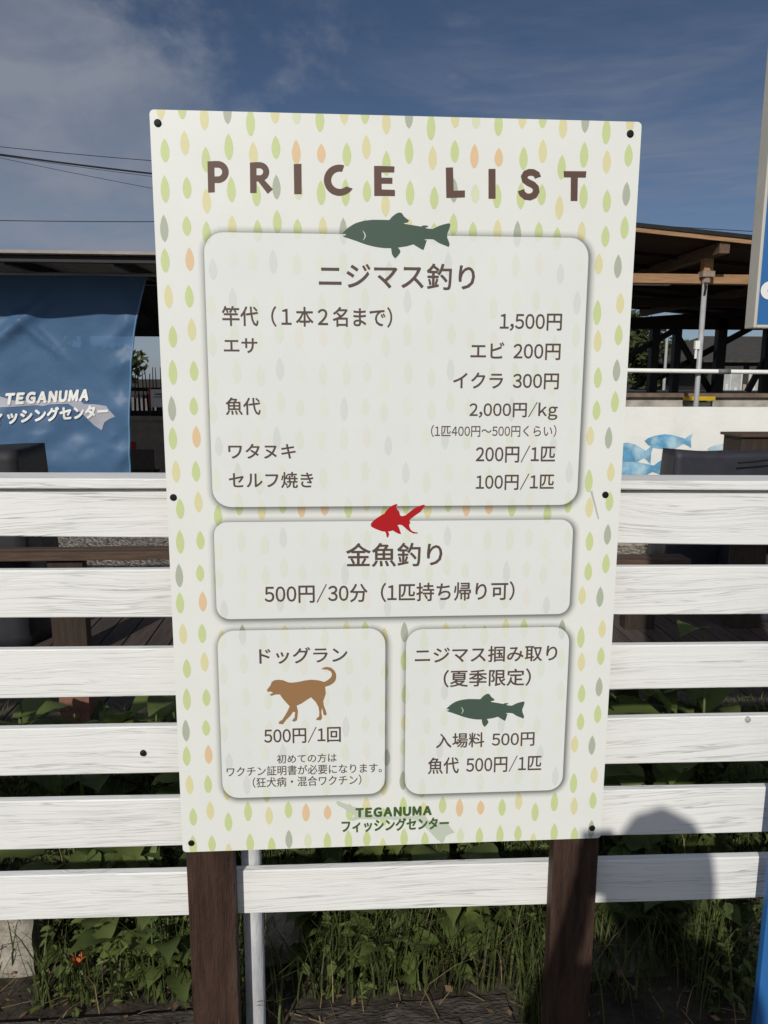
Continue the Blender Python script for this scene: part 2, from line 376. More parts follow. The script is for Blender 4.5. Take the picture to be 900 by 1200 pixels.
M['leaf_weed'] = leaf_mat('weed_leaf', (0.12, 0.165, 0.055), 0.4, 0.32, 0.42)
M['grass'] = leaf_mat('grass_blades', (0.075, 0.102, 0.034), 0.5, 0.3, 0.55)
M['straw'] = leaf_mat('dry_grass', (0.30, 0.24, 0.14), 0.35, 0.2, 0.7)
M['litter'] = leaf_mat('dead_leaf', (0.16, 0.11, 0.07), 0.45, 0.1, 0.8)
M['orange'] = leaf_mat('orange_petal', (0.62, 0.17, 0.06), 0.25, 0.3)

def vinyl():
    m, N, L, b = new_mat('blue_clear_vinyl')
    b.inputs['Roughness'].default_value = 0.42; b.inputs['Specular IOR Level'].default_value = 0.22
    tc = N.new('ShaderNodeTexCoord'); n1 = N.new('ShaderNodeTexNoise'); n1.inputs['Scale'].default_value = 3.0; n1.inputs['Detail'].default_value = 4
    L.new(tc.outputs['Object'], n1.inputs['Vector'])
    mx = N.new('ShaderNodeMix'); mx.data_type = 'RGBA'; L.new(n1.outputs['Fac'], mx.inputs[0])
    mx.inputs[6].default_value = (0.060, 0.135, 0.26, 1); mx.inputs[7].default_value = (0.095, 0.185, 0.325, 1)
    L.new(mx.outputs[2], b.inputs['Base Color'])
    n2 = N.new('ShaderNodeTexNoise'); n2.inputs['Scale'].default_value = 9.0; n2.inputs['Detail'].default_value = 3; L.new(tc.outputs['Object'], n2.inputs['Vector'])
    bp = N.new('ShaderNodeBump'); bp.inputs['Strength'].default_value = 0.25; bp.inputs['Distance'].default_value = 0.02
    L.new(n2.outputs['Fac'], bp.inputs['Height']); L.new(bp.outputs[0], b.inputs['Normal'])
    t = N.new('ShaderNodeBsdfTransparent'); t.inputs[0].default_value = (0.45, 0.65, 0.9, 1)
    ms = N.new('ShaderNodeMixShader'); ms.inputs[0].default_value = 0.2
    L.new(b.outputs[0], ms.inputs[1]); L.new(t.outputs[0], ms.inputs[2]); L.new(ms.outputs[0], N['Material Output'].inputs['Surface'])
    return m
M['vinyl'] = vinyl()
def ink_alpha(name, col, alpha=None, attr=None):
    """printed translucent ink"""
    m, N, L, b = new_mat(name)
    b.inputs['Base Color'].default_value = col + (1,); b.inputs['Roughness'].default_value = 0.45
    t = N.new('ShaderNodeBsdfTransparent'); ms = N.new('ShaderNodeMixShader')
    L.new(t.outputs[0], ms.inputs[1]); L.new(b.outputs[0], ms.inputs[2])
    if attr:
        a = N.new('ShaderNodeAttribute'); a.attribute_name = attr; L.new(a.outputs['Fac'], ms.inputs[0])
    else: ms.inputs[0].default_value = alpha
    L.new(ms.outputs[0], N['Material Output'].inputs['Surface'])
    return m
M['panel_drop_shadow'] = ink_alpha('printed_drop_shadow', (0.10, 0.105, 0.10), attr='ink')
M['logo_curtain'] = ink_alpha('pale_lilac_vinyl_print', (0.62, 0.60, 0.66), alpha=0.62)

INK = {'g': srgb(202, 215, 156), 'y': srgb(223, 217, 170), 'o': srgb(228, 198, 158), 'r': srgb(178, 185, 166), 'l': srgb(218, 225, 192)}
INKM = {k: flat('leaf_ink_' + n, c) for (k, c), n in zip(INK.items(), ('green', 'yellow', 'orange', 'grey', 'pale'))}
pc = (0.77, 0.80, 0.768)
INKF = {k: flat('faded_leaf_ink_' + n, tuple(pc[i] * (1 - a) + c[i] * a for i in range(3))) for (k, c), n, a in zip(INK.items(), ('green', 'yellow', 'orange', 'grey', 'pale'), (0.2, 0.18, 0.16, 0.24, 0.15))}
M['txt'] = flat('brown_ink', srgb(92, 76, 70))
M['title'] = flat('title_brown_ink', srgb(98, 75, 65))
M['trout'] = flat('dark_green_ink', srgb(74, 93, 80))
M['gill'] = flat('pale_ink', srgb(195, 205, 195))
M['gold'] = flat('red_ink', srgb(178, 28, 32))
M['dog'] = flat('dog_brown_ink', srgb(154, 118, 82))
M['logo_green'] = flat('logo_green_ink', srgb(70, 98, 52))
M['logo_grey'] = flat('logo_pale_ink', srgb(196, 205, 188))

# ------------------------------------------------------------------ setting: ground
g = MB(); S = 500
g.add([(-S, -S, 0), (S, -S, 0), (S, S, 0), (-S, S, 0)], [(0, 1, 2, 3)])
tag(g.build('ground', M['soil']), kind='structure')
g = MB(); g.add([(-60, 1.6, 0.004), (60, 1.6, 0.004), (60, 60, 0.004), (-60, 60, 0.004)], [(0, 1, 2, 3)])
tag(g.build('gravel_ground', M['gravel']), kind='structure')

# ------------------------------------------------------------------ text
GL = {}
def glyph(ch):
    """outline of one character as verts and faces in em units; latin and digits use their full width forms, so that all share one face"""
    if ch not in GL:
        wide = chr(ord(ch) + 0xFEE0) if 0x21 <= ord(ch) <= 0x7E else ch
        c = bpy.data.curves.new('lettering_curve', 'FONT'); c.body = wide; c.size = 1; c.resolution_u = 3
        o = bpy.data.objects.new('lettering_curve', c); COL.objects.link(o)
        bpy.context.view_layer.update()
        me = bpy.data.meshes.new_from_object(o.evaluated_get(bpy.context.evaluated_depsgraph_get()))
        GL[ch] = ([(p.co.x, p.co.y) for p in me.vertices], [tuple(p.vertices) for p in me.polygons])
        bpy.data.objects.remove(o); bpy.data.curves.remove(c); bpy.data.meshes.remove(me)
    return GL[ch]
def text_mesh_pts(body, bold=0.0, track=0.0):
    """unit-box lettering; bold is drawn by overprinting shifted copies, returned with a small depth order"""
    pen = 0.0; V = []; F = []; order = []
    for ch in body:
        if ch == ' ': pen += 0.42; continue
        v, f = glyph(ch)
        x0 = min(p[0] for p in v); x1 = max(p[0] for p in v)
        asc = 0x21 <= ord(ch) <= 0x7E
        sq = 0.9 if asc and ch.isdigit() else (0.55 if ch == '/' else 1.0)
        dx = pen - x0 * sq + (0.045 if asc else x0 * sq); dy = -0.16 if False else 0
        offs = [(0, 0)] if bold == 0 else [(math.cos(a) * bold, math.sin(a) * bold) for a in [i * PI / 3 for i in range(6)]]
        for k_, (ox, oy) in enumerate(offs):
            b0 = len(V); V += [(p[0] * sq + dx + ox, p[1] + oy) for p in v]; F += [tuple(i + b0 for i in q) for q in f]; order += [k_] * len(v)
        pen += ((x1 - x0) * sq + 0.09 if asc else 1.0) + track
    x0 = min(p[0] for p in V); x1 = max(p[0] for p in V); y0 = min(p[1] for p in V); y1 = max(p[1] for p in V)
    return [((p[0] - x0) / (x1 - x0), (p[1] - y0) / (y1 - y0), o_) for p, o_ in zip(V, order)], F

# ------------------------------------------------------------------ price list sign
W, H, TOP = 0.9, 1.459, 2.05
def SP(u, v, layer=0): return (-W / 2 + u, -0.00015 * layer, TOP - v)
sign = thing('price_list_sign', 'big white price list board with leaf print on two dark brown posts', 'sign', (0, 0.02, 0))
def rrect(u0, u1, v0, v1, r, n=7):
    out = []
    for cx, cy, a0 in ((u1 - r, v0 + r, -90), (u1 - r, v1 - r, 0), (u0 + r, v1 - r, 90), (u0 + r, v0 + r, 180)):
        for k in range(n + 1):
            a = math.radians(a0 + 90 * k / n); out.append((cx + r * math.cos(a), cy + r * math.sin(a)))
    return out
bpoly = rrect(0, W, 0, H, 0.008, 4)
b = MB(); n = len(bpoly)
b.add([SP(u, v) for u, v in bpoly], [tuple(range(n))])
board = b.build('board', M['board'], sign, recalc=False)
if board.data.polygons[0].normal.y > 0: board.data.flip_normals()
e = MB()
e.add([(-W / 2 + u, y, TOP - v) for y in (0.0, 0.0045) for u, v in bpoly], [(i, (i + 1) % n, n + (i + 1) % n, n + i) for i in range(n)] + [tuple(range(n, 2 * n))])
e.build('board_edge', M['board_edge'], board)
for px in ((-0.445, -0.345), (0.349, 0.449)):
    p = MB(); p.box(px[0], px[1], 0.0055, 0.0425, -0.3, 1.98)
    p.build('post', M['brown_wood'], sign, bevel=0.002)
for u, v in ((.014, .0225), (.8790, .0211), (.0126, .7007), (.8690, .7004), (.0185, 1.4381), (.8797, 1.4347)):
    p = MB(); c = SP(u, v)
    prof = [(0.0068, 0.0), (0.0066, -0.0012), (0.0052, -0.0020), (0.0025, -0.0023)]
    p.tube([(c[0], y - 0.0002, c[2]) for _, y in prof], [r for r, _ in prof], 16)
    p.build('screw_cap', M['black'], sign, smooth=False)

# leaf print: one repeating tile of 40 leaves
T_ = 0.3275
TILE = [(.0244, .0683, .042, 'g'), (.0601, .0548, .043, 'y'), (.097, .0822, .045, 'g'), (.1385, .0596, .047, 'g'), (.1822, .0707, .043, 'y'), (.2231, .0588, .041, 'g'), (.2598, .0662, .044, 'o'), (.3053, .0674, .034, 'o'),
        (.0217, .1341, .049, 'g'), (.0612, .1313, .039, 'g'), (.0956, .1532, .045, 'y'), (.141, .1326, .046, 'g'), (.1862, .1407, .042, 'g'), (.2229, .1269, .044, 'r'), (.263, .1311, .036, 'l'), (.3043, .1354, .045, 'g'),
        (.0172, .2022, .049, 'r'), (.0581, .1974, .036, 'g'), (.0938, .2088, .042, 'g'), (.1405, .1964, .04, 'y'), (.1869, .204, .04, 'g'), (.2231, .1876, .043, 'g'), (.2602, .1993, .036, 'g'), (.3068, .1968, .042, 'y'),
        (.0163, .2586, .045, 'g'), (.0611, .256, .043, 'o'), (.1029, .2733, .04, 'r'), (.1391, .2507, .04, 'l'), (.1766, .2545, .04, 'y'), (.2143, .2583, .045, 'r'), (.258, .262, .04, 'g'), (.300, .262, .04, 'y'),
        (.0197, .3226, .045, 'y'), (.0577, .3225, .042, 'g'), (.0964, .338, .045, 'y'), (.1378, .3268, .045, 'r'), (.1785, .3446, .049, 'g'), (.2227, .3267, .04, 'y'), (.2612, .3293, .035, 'l'), (.3032, .3364, .045, 'g')]
PANELS = [(.088, .811, .2075, .7205, .036), (.088, .806, .7505, .9485, .026), (.0875, .4265, .9725, 1.338, .034), (.469, .809, .976, 1.342, .034)]
PPOLY = [rrect(*p) for p in PANELS]
def clip(poly, conv):
    out = poly
    m = len(conv)
    for i in range(m):
        a = conv[i]; c = conv[(i + 1) % m]
        ex, ey = c[0] - a[0], c[1] - a[1]
        if abs(ex) + abs(ey) < 1e-9: continue
        def side(p): return ex * (p[1] - a[1]) - ey * (p[0] - a[0])
        inp = out; out = []
        for j in range(len(inp)):
            p, q = inp[j], inp[(j + 1) % len(inp)]
            sp_, sq = side(p), side(q)
            if sp_ >= 0: out.append(p)
            if (sp_ >= 0) != (sq >= 0):
                t = sp_ / (sp_ - sq); out.append((p[0] + (q[0] - p[0]) * t, p[1] + (q[1] - p[1]) * t))
        if len(out) < 3: return []
    return out
rnd = random.Random(4)
def leafpoly(u, v, h, w, k):
    # pointed tip up, fuller towards the base
    L = [(0, -.5), (.28, -.33), (.45, -.12), (.5, .06), (.44, .24), (.27, .40), (0.02, .5 if k else .47)]
    if not k: L = L[:-1] + [(.12, .47)]
    R = [(-x * .96, y) for x, y in reversed(L[1:] if not k else L[1:-1])]
    return [(u + x * w, v + y * h) for x, y in L + R]
full = {k: MB() for k in INK}; fade = [{k: MB() for k in INK} for _ in PANELS]
ti = 0
for iu in range(-1, 4):
    for iv in range(-1, 6):
        for j, (u, v, h, k) in enumerate(TILE):
            uu, vv = u + iu * T_, v + iv * T_
            w = 0.0166 if k != 'r' else 0.0155
            lp = leafpoly(uu, vv, h, w, (j * 7) % 3 != 0)
            q = clip(lp, bpoly)
            if not q: continue
            full[k].add([SP(a, c, 1) for a, c in q], [tuple(range(len(q)))])
            for pi, pp in enumerate(PPOLY):
                qq = clip(lp, pp)
                if qq: fade[pi][k].add([SP(a, c, 4) for a, c in qq], [tuple(range(len(qq)))])
def multi(name, mbs, mats, parent):
    """one mesh with several inks"""
    o = Vector((0, 0, 0)); p = parent
    while p is not None: o = o + Vector(p.location); p = p.parent
    vs_, fs, mi = [], [], []
    for i, mb in enumerate(mbs):
        bse = len(vs_); vs_ += [(q[0] - o.x, q[1] - o.y, q[2] - o.z) for q in mb.v]
        fs += [tuple(x + bse for x in f) for f in mb.f]; mi += [i] * len(mb.f)
    me = bpy.data.meshes.new(name); me.from_pydata(vs_, [], fs); me.update()
    for m in mats: me.materials.append(m)
    for q, i in zip(me.polygons, mi): q.material_index = i
    bm = bmesh.new(); bm.from_mesh(me)
    for f in bm.faces:
        f.normal_update()
        if f.normal.y > 0: f.normal_flip()
    bm.to_mesh(me); bm.free()
    ob = bpy.data.objects.new(name, me); COL.objects.link(ob); ob.parent = parent
    return ob
multi('leaf_print', [full[k] for k in INK], [INKM[k] for k in INK], board)
panel_obs = []
PN = ('panel_for_trout_fishing', 'panel_for_goldfish_fishing', 'panel_for_dog_run', 'panel_for_trout_grabbing')
for pi, (pdef, pp) in enumerate(zip(PANELS, PPOLY)):
    mb = MB(); mb.add([SP(u, v, 3) for u, v in pp], [tuple(range(len(pp)))])
    po = multi('panel', [mb] + [fade[pi][k] for k in INK], [M['panel']] + [INKF[k] for k in INK], sign)
    po['label'] = ('rounded panel with the trout fishing prices', 'rounded panel with the goldfish fishing price', 'rounded panel with the dog run price', 'rounded panel with the trout grabbing price')[pi]
    panel_obs.append(po)
    # printed soft drop shadow round the panel, shade drawn in dark ink
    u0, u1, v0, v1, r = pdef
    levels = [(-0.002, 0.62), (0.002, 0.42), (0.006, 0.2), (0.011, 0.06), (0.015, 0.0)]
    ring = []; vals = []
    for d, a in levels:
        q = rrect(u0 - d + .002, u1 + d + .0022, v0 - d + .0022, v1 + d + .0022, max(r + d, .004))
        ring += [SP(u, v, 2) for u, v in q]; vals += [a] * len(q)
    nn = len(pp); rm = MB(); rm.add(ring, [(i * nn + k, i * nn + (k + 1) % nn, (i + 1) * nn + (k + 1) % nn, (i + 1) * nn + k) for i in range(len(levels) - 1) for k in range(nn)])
    ro = rm.build('panel_drop_shadow', M['panel_drop_shadow'], po, recalc=False)
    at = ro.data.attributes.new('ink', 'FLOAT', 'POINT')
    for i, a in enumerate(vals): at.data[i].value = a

# lettering (u0, v_top, u1, v_bottom) taken in board metres
hm = None
def px2uv(x, y, _c=[None]):
    """photo measure of the flat board -> board metres (fixed homography of the board)"""
    if _c[0] is None:
        src = [(176, 130), (753, 141), (703, 980.5), (213, 1000)]; dst = [(0, 0), (W, 0), (W, H), (0, H)]
        A = []
        for (a, b_), (u, v) in zip(src, dst):
            A.append([a, b_, 1, 0, 0, 0, -u * a, -u * b_, u]); A.append([0, 0, 0, a, b_, 1, -v * a, -v * b_, v])
        nrow = 8
        for i in range(nrow):
            p = max(range(i, nrow), key=lambda q: abs(A[q][i])); A[i], A[p] = A[p], A[i]
            d = A[i][i]; A[i] = [z / d for z in A[i]]
            for q in range(nrow):
                if q != i:
                    f = A[q][i]; A[q] = [z - f * y_ for z, y_ in zip(A[q], A[i])]
        _c[0] = [A[i][8] for i in range(8)] + [1.0]
    h = _c[0]; d = h[6] * x + h[7] * y + 1
    return (h[0] * x + h[1] * y + h[2]) / d, (h[3] * x + h[4] * y + h[5]) / d
def board_text(body, x0, y0, x1, y1, parent, mat=None, off=0.0, name='lettering', shear=0.0, track=0.0):
    pts, fs = text_mesh_pts(body, off, track)
    ym = (y0 + y1) / 2; xm = (x0 + x1) / 2
    u0, va = px2uv(x0, ym); u1, vb = px2uv(x1, ym)
    _, vt = px2uv(xm, y0); _, vbt = px2uv(xm, y1)
    mb = MB(); mb.add([SP(u0 + (u1 - u0) * (px + shear * (py - .5)), vbt + (vt - vbt) * py, 6 + 0.05 * o_) for px, py, o_ in pts], fs)
    return multi(name, [mb], [mat or M['txt']], parent)
P1, P2, P3, P4 = panel_obs
for t, a, p in (("ニジマス釣り", (374, 308, 557, 339), P1), ("竿代（１本２名まで）", (260.5, 359.5, 460, 383.5), P1), ("エサ", (262.5, 397, 302, 414.5), P1),
             ("1,500円", (586, 366, 658.7, 386.5), P1), ("エビ 200円", (551.5, 400, 657, 420.5), P1), ("イクラ 300円", (531, 435.5, 655, 455), P1),
             ("魚代", (264.5, 466.5, 305.5, 487), P1), ("2,000円/kg", (550, 469.5, 653.5, 491), P1), ("(1匹400円〜500円くらい)", (505, 497, 652, 511), P1),
             ("ワタヌキ", (267.5, 520.5, 346.5, 538), P1), ("200円/1匹", (557.5, 520.5, 650.5, 541), P1), ("セルフ焼き", (268, 553.5, 367, 572.5), P1), ("100円/1匹", (557.5, 553.5, 649, 573), P1),
             ("金魚釣り", (405, 635.5, 518, 663.5), P2), ("500円/30分（1匹持ち帰り可）", (309.5, 682.5, 602.5, 705), P2),
             ("ドッグラン", (303, 758.5, 406.5, 777.5), P3), ("500円/1回", (308.5, 852, 398.5, 871), P3),
             ("初めての方は", (323.5, 883.5, 393.5, 894), P3), ("ワクチン証明書が必要になります。", (264.5, 896.5, 446.5, 908), P3), ("（狂犬病・混合ワクチン）", (295, 909.5, 422.5, 921.5), P3),
             ("ニジマス掴み取り", (485.5, 756, 652.5, 775), P4), ("（夏季限定）", (519, 783, 621.5, 803.5), P4), ("入場料 500円", (510, 857, 625.5, 874.5), P4), ("魚代 500円/1匹", (500.5, 885, 633.5, 904.5), P4)):
    board_text(t, *a, p, off=0.015 if (a[3] - a[1]) > 15 else 0.008)

def board_outline(pts, ox, oy, k, parent, mat, name, layer=5):
    q = [px2uv(x / k + ox, y / k + oy) for x, y in pts]
    mb = MB(); mb.poly([SP(u, v, layer) for u, v in q])
    return multi(name, [mb], [mat], parent)
TROUT = [(8, 228), (16, 212), (30, 196), (60, 170), (85, 154), (110, 140), (140, 130), (170, 122), (205, 117), (240, 113), (300, 113), (365, 114), (385, 90), (410, 70), (428, 60), (445, 57), (460, 62), (475, 86), (495, 103), (512, 115), (508, 126), (495, 132), (470, 137), (478, 142), (530, 150), (605, 162), (612, 156), (628, 153), (650, 154), (658, 160), (650, 166), (635, 166), (640, 175), (690, 180), (715, 168), (740, 155), (780, 143), (815, 135), (824, 142), (820, 165), (811, 190), (800, 215), (801, 245), (811, 268), (818, 290), (816, 308), (808, 314), (790, 305), (760, 294), (735, 283), (712, 268), (695, 258), (660, 256), (630, 258), (634, 265), (648, 264), (640, 285), (634, 305), (622, 338), (608, 334), (575, 314), (545, 296), (520, 304), (490, 312), (430, 321), (440, 333), (448, 345), (446, 360), (430, 382), (410, 403), (397, 392), (384, 370), (380, 345), (378, 326), (330, 326), (285, 321), (240, 313), (190, 300), (155, 288), (120, 275), (60, 255), (25, 245), (12, 235), (38, 230), (36, 222), (18, 219)]
GILL = [(162, 192), (178, 208), (188, 228), (187, 244), (176, 260), (163, 271), (174, 252), (179, 237), (176, 222)]
GOLD = [(140, 345), (147, 328), (160, 312), (190, 285), (220, 262), (260, 238), (300, 216), (322, 185), (345, 157), (372, 134), (400, 117), (428, 106), (450, 100), (456, 112), (440, 128), (443, 145), (450, 162), (475, 190), (481, 215), (487, 235), (500, 242), (520, 243), (540, 236), (560, 225), (590, 200), (620, 176), (655, 150), (690, 131), (730, 116), (765, 108), (779, 115), (762, 140), (725, 190), (690, 214), (640, 250), (618, 268), (600, 282), (598, 305), (609, 324), (592, 338), (594, 362), (600, 382), (613, 405), (630, 420), (660, 430), (692, 433), (692, 445), (665, 447), (640, 446), (600, 426), (575, 408), (550, 386), (528, 366), (508, 350), (480, 344), (455, 350), (470, 372), (480, 400), (490, 430), (498, 452), (470, 451), (448, 441), (425, 428), (400, 412), (375, 420), (345, 424), (358, 455), (350, 478), (345, 497), (330, 491), (325, 470), (322, 450), (310, 427), (285, 424), (258, 418), (225, 406), (200, 396), (170, 382), (150, 370)]
DOG = [(282, 328), (290, 318), (299, 306), (304, 291), (315, 284), (332, 281), (355, 283), (380, 293), (400, 294), (425, 291), (455, 284), (485, 280), (520, 283), (545, 290), (562, 281), (576, 268), (581, 255), (575, 242), (560, 234), (530, 232), (545, 223), (560, 221), (577, 225), (591, 237), (599, 252), (600, 270), (595, 286), (583, 298), (565, 308), (549, 312), (552, 345), (546, 362), (540, 378), (543, 400), (551, 420), (556, 437), (550, 445), (541, 440), (538, 425), (534, 408), (531, 430), (535, 456), (526, 467), (506, 464), (510, 457), (521, 448), (522, 430), (518, 405), (505, 382), (484, 361), (462, 375), (440, 390), (418, 400), (424, 425), (422, 450), (419, 467), (406, 474), (396, 468), (408, 455), (411, 430), (402, 428), (388, 448), (372, 463), (354, 486), (335, 483), (338, 473), (352, 465), (364, 446), (376, 425), (386, 403), (370, 385), (352, 365), (342, 349), (322, 349), (300, 356), (295, 347), (311, 342), (300, 336), (285, 337)]
t1 = board_outline(TROUT, 400, 240, 6.43, P1, M['trout'], 'trout_emblem')
board_outline(GILL, 400, 240, 6.43, P1, M['gill'], 'trout_gill', 6)
# the smaller trout of the lower panel is the same emblem
k2 = 6.43 * 125.5 / 91.0
board_outline(TROUT, 522 - 8 / k2, 812 - 58 / k2, k2, P4, M['trout'], 'trout_emblem')
board_outline(GILL, 522 - 8 / k2, 812 - 58 / k2, k2, P4, M['gill'], 'trout_gill', 6)
board_outline(GOLD, 420, 580, 10.0, P2, M['gold'], 'goldfish_emblem')
board_outline(DOG, 240, 725, 3.913, P3, M['dog'], 'dog_emblem')
LAKE = [(65, 52), (80, 47), (110, 58), (150, 72), (200, 88), (240, 108), (300, 130), (380, 135), (430, 140), (520, 138), (600, 128), (625, 140), (640, 165), (700, 170), (760, 182), (775, 205), (805, 238), (770, 250), (745, 265), (728, 305), (690, 280), (640, 225), (600, 190), (560, 160), (470, 158), (430, 165), (400, 158), (300, 160), (215, 158), (170, 170), (150, 165), (185, 140), (150, 115), (110, 90), (80, 75)]
board_outline(LAKE, 380, 930, 5.294, board, M['logo_grey'], 'lake_logo', 2)
# title and logo lettering go on the board
def arc(cx, cy, r, a0, a1, n=14): return [(cx + r * math.cos(math.radians(a0 + (a1 - a0) * i / n)), cy + r * math.sin(math.radians(a0 + (a1 - a0) * i / n))) for i in range(n + 1)]
def quadp(*p): return list(p)
TL = []
# each letter: convex / simple pieces in its own photo pixels (y down)
TL += [[(244, 190.5), (252, 190), (252.5, 226.5), (244.7, 227)]]
TL += [arc(256, 202.8, 12.9, -90, 90) + list(reversed(arc(256, 202.8, 5.2, -90, 90)))]
TL += [[(251, 190), (256.5, 190), (256.5, 197.6), (251, 197.6)], [(251, 208), (256.5, 208), (256.5, 215.6), (251, 215.6)]]
TL += [[(293.7, 191.5), (301.3, 191), (301.5, 227), (294, 227.2)]]
TL += [arc(305, 202.2, 11.3, -90, 90) + list(reversed(arc(305, 202.2, 4.2, -90, 90)))]
TL += [[(300, 190.9), (305.5, 190.9), (305.5, 198), (300, 198)], [(300, 206.3), (305.5, 206.3), (305.5, 213.4), (300, 213.4)]]
TL += [[(300.5, 210), (308, 209), (320.5, 222.5), (314.5, 228)]]
TL += [[(345, 193), (354, 192.5), (354.3, 228.2), (345.5, 228.2)]]
TL += [arc(398.5, 211.5, 18.3, 32, 288, 22) + list(reversed(arc(399, 211.5, 10.2, 45, 285, 22)))]
TL += [[(439, 194.5), (447.5, 194.5), (448, 229.5), (439.2, 229.6)], [(446, 194.5), (463, 195), (462.6, 202), (446, 202)], [(446, 208.2), (460.5, 208.2), (460.5, 215.2), (446, 215.2)], [(446, 222), (463.4, 222.4), (463.4, 229.6), (446, 229.6)]]
TL += [[(523, 196), (531.5, 195.6), (532.4, 231.2), (523.6, 231.4)], [(531, 223), (545.4, 222.5), (545.4, 230.6), (531, 231.2)]]
TL += [[(573, 197.3), (581.3, 197), (581.3, 232), (573, 232)]]
def ribbon(pts, w):
    out, inn = [], []
    for i, p in enumerate(pts):
        a = pts[max(i - 1, 0)]; c = pts[min(i + 1, len(pts) - 1)]
        dx, dy = c[0] - a[0], c[1] - a[1]; l = math.hypot(dx, dy) or 1
        out.append((p[0] - dy / l * w / 2, p[1] + dx / l * w / 2)); inn.append((p[0] + dy / l * w / 2, p[1] - dx / l * w / 2))
    return out + inn[::-1]
TL += [ribbon([(630.8, 207), (629.5, 203.2), (625.5, 201), (621, 200.8), (617, 202.3), (614.8, 206), (615.8, 210.2), (620, 213), (625, 215.4), (628.3, 218.6), (628.9, 223.2), (626.5, 227.6), (621.5, 229.8), (616.5, 229.2), (612.6, 226), (611, 221.8)], 8.0)]
TL += [[(661, 199.2), (687.8, 199.2), (687, 206.6), (661.4, 206.4)], [(669.5, 205), (677.8, 205), (677.2, 234), (669.2, 234)]]
mb = MB()
for i, poly in enumerate(TL):
    mb.poly([SP(*px2uv(x, y), 3 + 0.04 * i) for x, y in poly])
multi('title_lettering', [mb], [M['title']], board)
board_text("TEGANUMA", 415.3, 945, 505, 956.5, board, M['logo_green'], 0.07, 'logo_lettering', 0.0, 0.15)
board_text("フィッシングセンター", 399, 958.5, 525, 973.5, board, M['logo_green'], 0.04, 'logo_lettering')
sc_ = MB()   # scuff on the board near the right middle screw
for i, l in enumerate([[(691.5, 574), (694, 573), (702, 606), (700.5, 607)]]):
    sc_.poly([SP(*px2uv(x, y), 2) for x, y in l])
multi('scuff_mark', [sc_], [flat('scuff_grey', (0.5, 0.5, 0.47))], board)

# ------------------------------------------------------------------ white fence
fence = thing('white_fence', 'white painted wooden rail fence with six rails and a cap board', 'fence', (0, 0.06, 0))
FX0, FX1 = -3.4, 3.6
RAILS = [(1.3615, 1.266, 1.349, 1.232), (1.197, 1.096, 1.185, 1.079), (1.029, 0.924, 1.011, 0.911), (0.856, 0.751, 0.845, 0.736), (0.692, 0.580, 0.673, 0.562), (0.517, 0.411, 0.500, 0.394)]
def rail(x0, x1, zt0, zb0, zt1, zb1, y0, y1, name, seed, xa=-0.81, xb=0.81):
    r = random.Random(seed); N_ = 56; vs_ = []; fs = []
    for i in range(N_ + 1):
        x = x0 + (x1 - x0) * i / N_; t = (x - xa) / (xb - xa)
        wt = 0.0016 * mnoise.noise((x * 2.2, seed * 3.7, 0)); wb = 0.0016 * mnoise.noise((x * 2.2, seed * 3.7, 5)); wy = 0.0018 * mnoise.noise((x * 1.5, seed * 1.7, 9))
        zt = zt0 + (zt1 - zt0) * t + wt; zb = zb0 + (zb1 - zb0) * t + wb
        e_ = 0.0025
        sec = [(y0 + wy, zb + e_), (y0 + wy, zt - e_), (y0 + wy + e_ * .4, zt - e_ * .4), (y0 + wy + e_, zt), (y1 + wy - e_, zt), (y1 + wy, zt - e_), (y1 + wy, zb + e_), (y1 + wy - e_, zb), (y0 + wy + e_, zb), (y0 + wy + e_ * .4, zb + e_ * .4)]
        vs_ += [(x, a, b_) for a, b_ in sec]
    n_ = 10
    fs = [(i * n_ + k, i * n_ + (k + 1) % n_, (i + 1) * n_ + (k + 1) % n_, (i + 1) * n_ + k) for i in range(N_) for k in range(n_)]
    fs += [tuple(range(n_)), tuple(N_ * n_ + k for k in reversed(range(n_)))]
    mb_ = MB(); mb_.add(vs_, fs)
    return mb_.build(name, M['white_wood'], fence)
for i, (a, b_, c, d) in enumerate(RAILS):
    rail(FX0, FX1, a, b_, c, d, 0.045, 0.066, 'rail', i + 1)
rail(FX0, FX1, 1.384, 1.3645, 1.3715, 1.352, 0.030, 0.130, 'cap_board', 11)
for x, wob in ((-0.318, 0.001), (-2.3, 0.0), (1.95, 0.0)):
    p = MB(); p.tube([(x + 0.004 * mnoise.noise((z * 2, x, 0)), 0.092, z) for z in [-.3 + i * .11 for i in range(15)] + [1.345]], 0.0225, 18)
    p.build('pole', M['white_metal'], fence, smooth=True)
for c in ((-0.533, 0.796), (0.784, 0.838)):
    p = MB(); p.tube([(c[0], 0.0465, c[1]), (c[0], 0.041, c[1]), (c[0], 0.0395, c[1])], [0.0068, 0.0062, 0.003], 12)
    p.build('bolt', M['black'] if c[0] < 0 else M['galv'], fence)

# ------------------------------------------------------------------ blue sign at the right
bs = thing('blue_signboard', 'blue signboard in pale metal frame on a blue post, cut off at the right edge', 'sign', (0.85, -0.03, 0))
b = MB(); b.box(0.678, 1.40, -0.046, -0.0175, 1.683, 2.75); b.build('sign_face', M['blue_paint'], bs)
f_ = MB(); f_.box(0.6705, 0.6765, -0.050, -0.016, 1.676, 2.76); f_.box(1.402, 1.408, -0.050, -0.016, 1.676, 2.76)
f_.box(0.6767, 1.4018, -0.050, -0.016, 1.676, 1.682); f_.box(0.6767, 1.4018, -0.050, -0.016, 2.752, 2.76)
f_.build('frame', M['alu'], bs, bevel=0.0015)
l_ = MB()
op = arc(0.696, 1.745, 0.0165, 50, 310, 20); ip = list(reversed(arc(0.699, 1.745, 0.006, 60, 300, 20)))
l_.poly([(x, -0.0475, z) for x, z in op + ip]); multi('lettering', [l_], [M['letter_white']], bs)
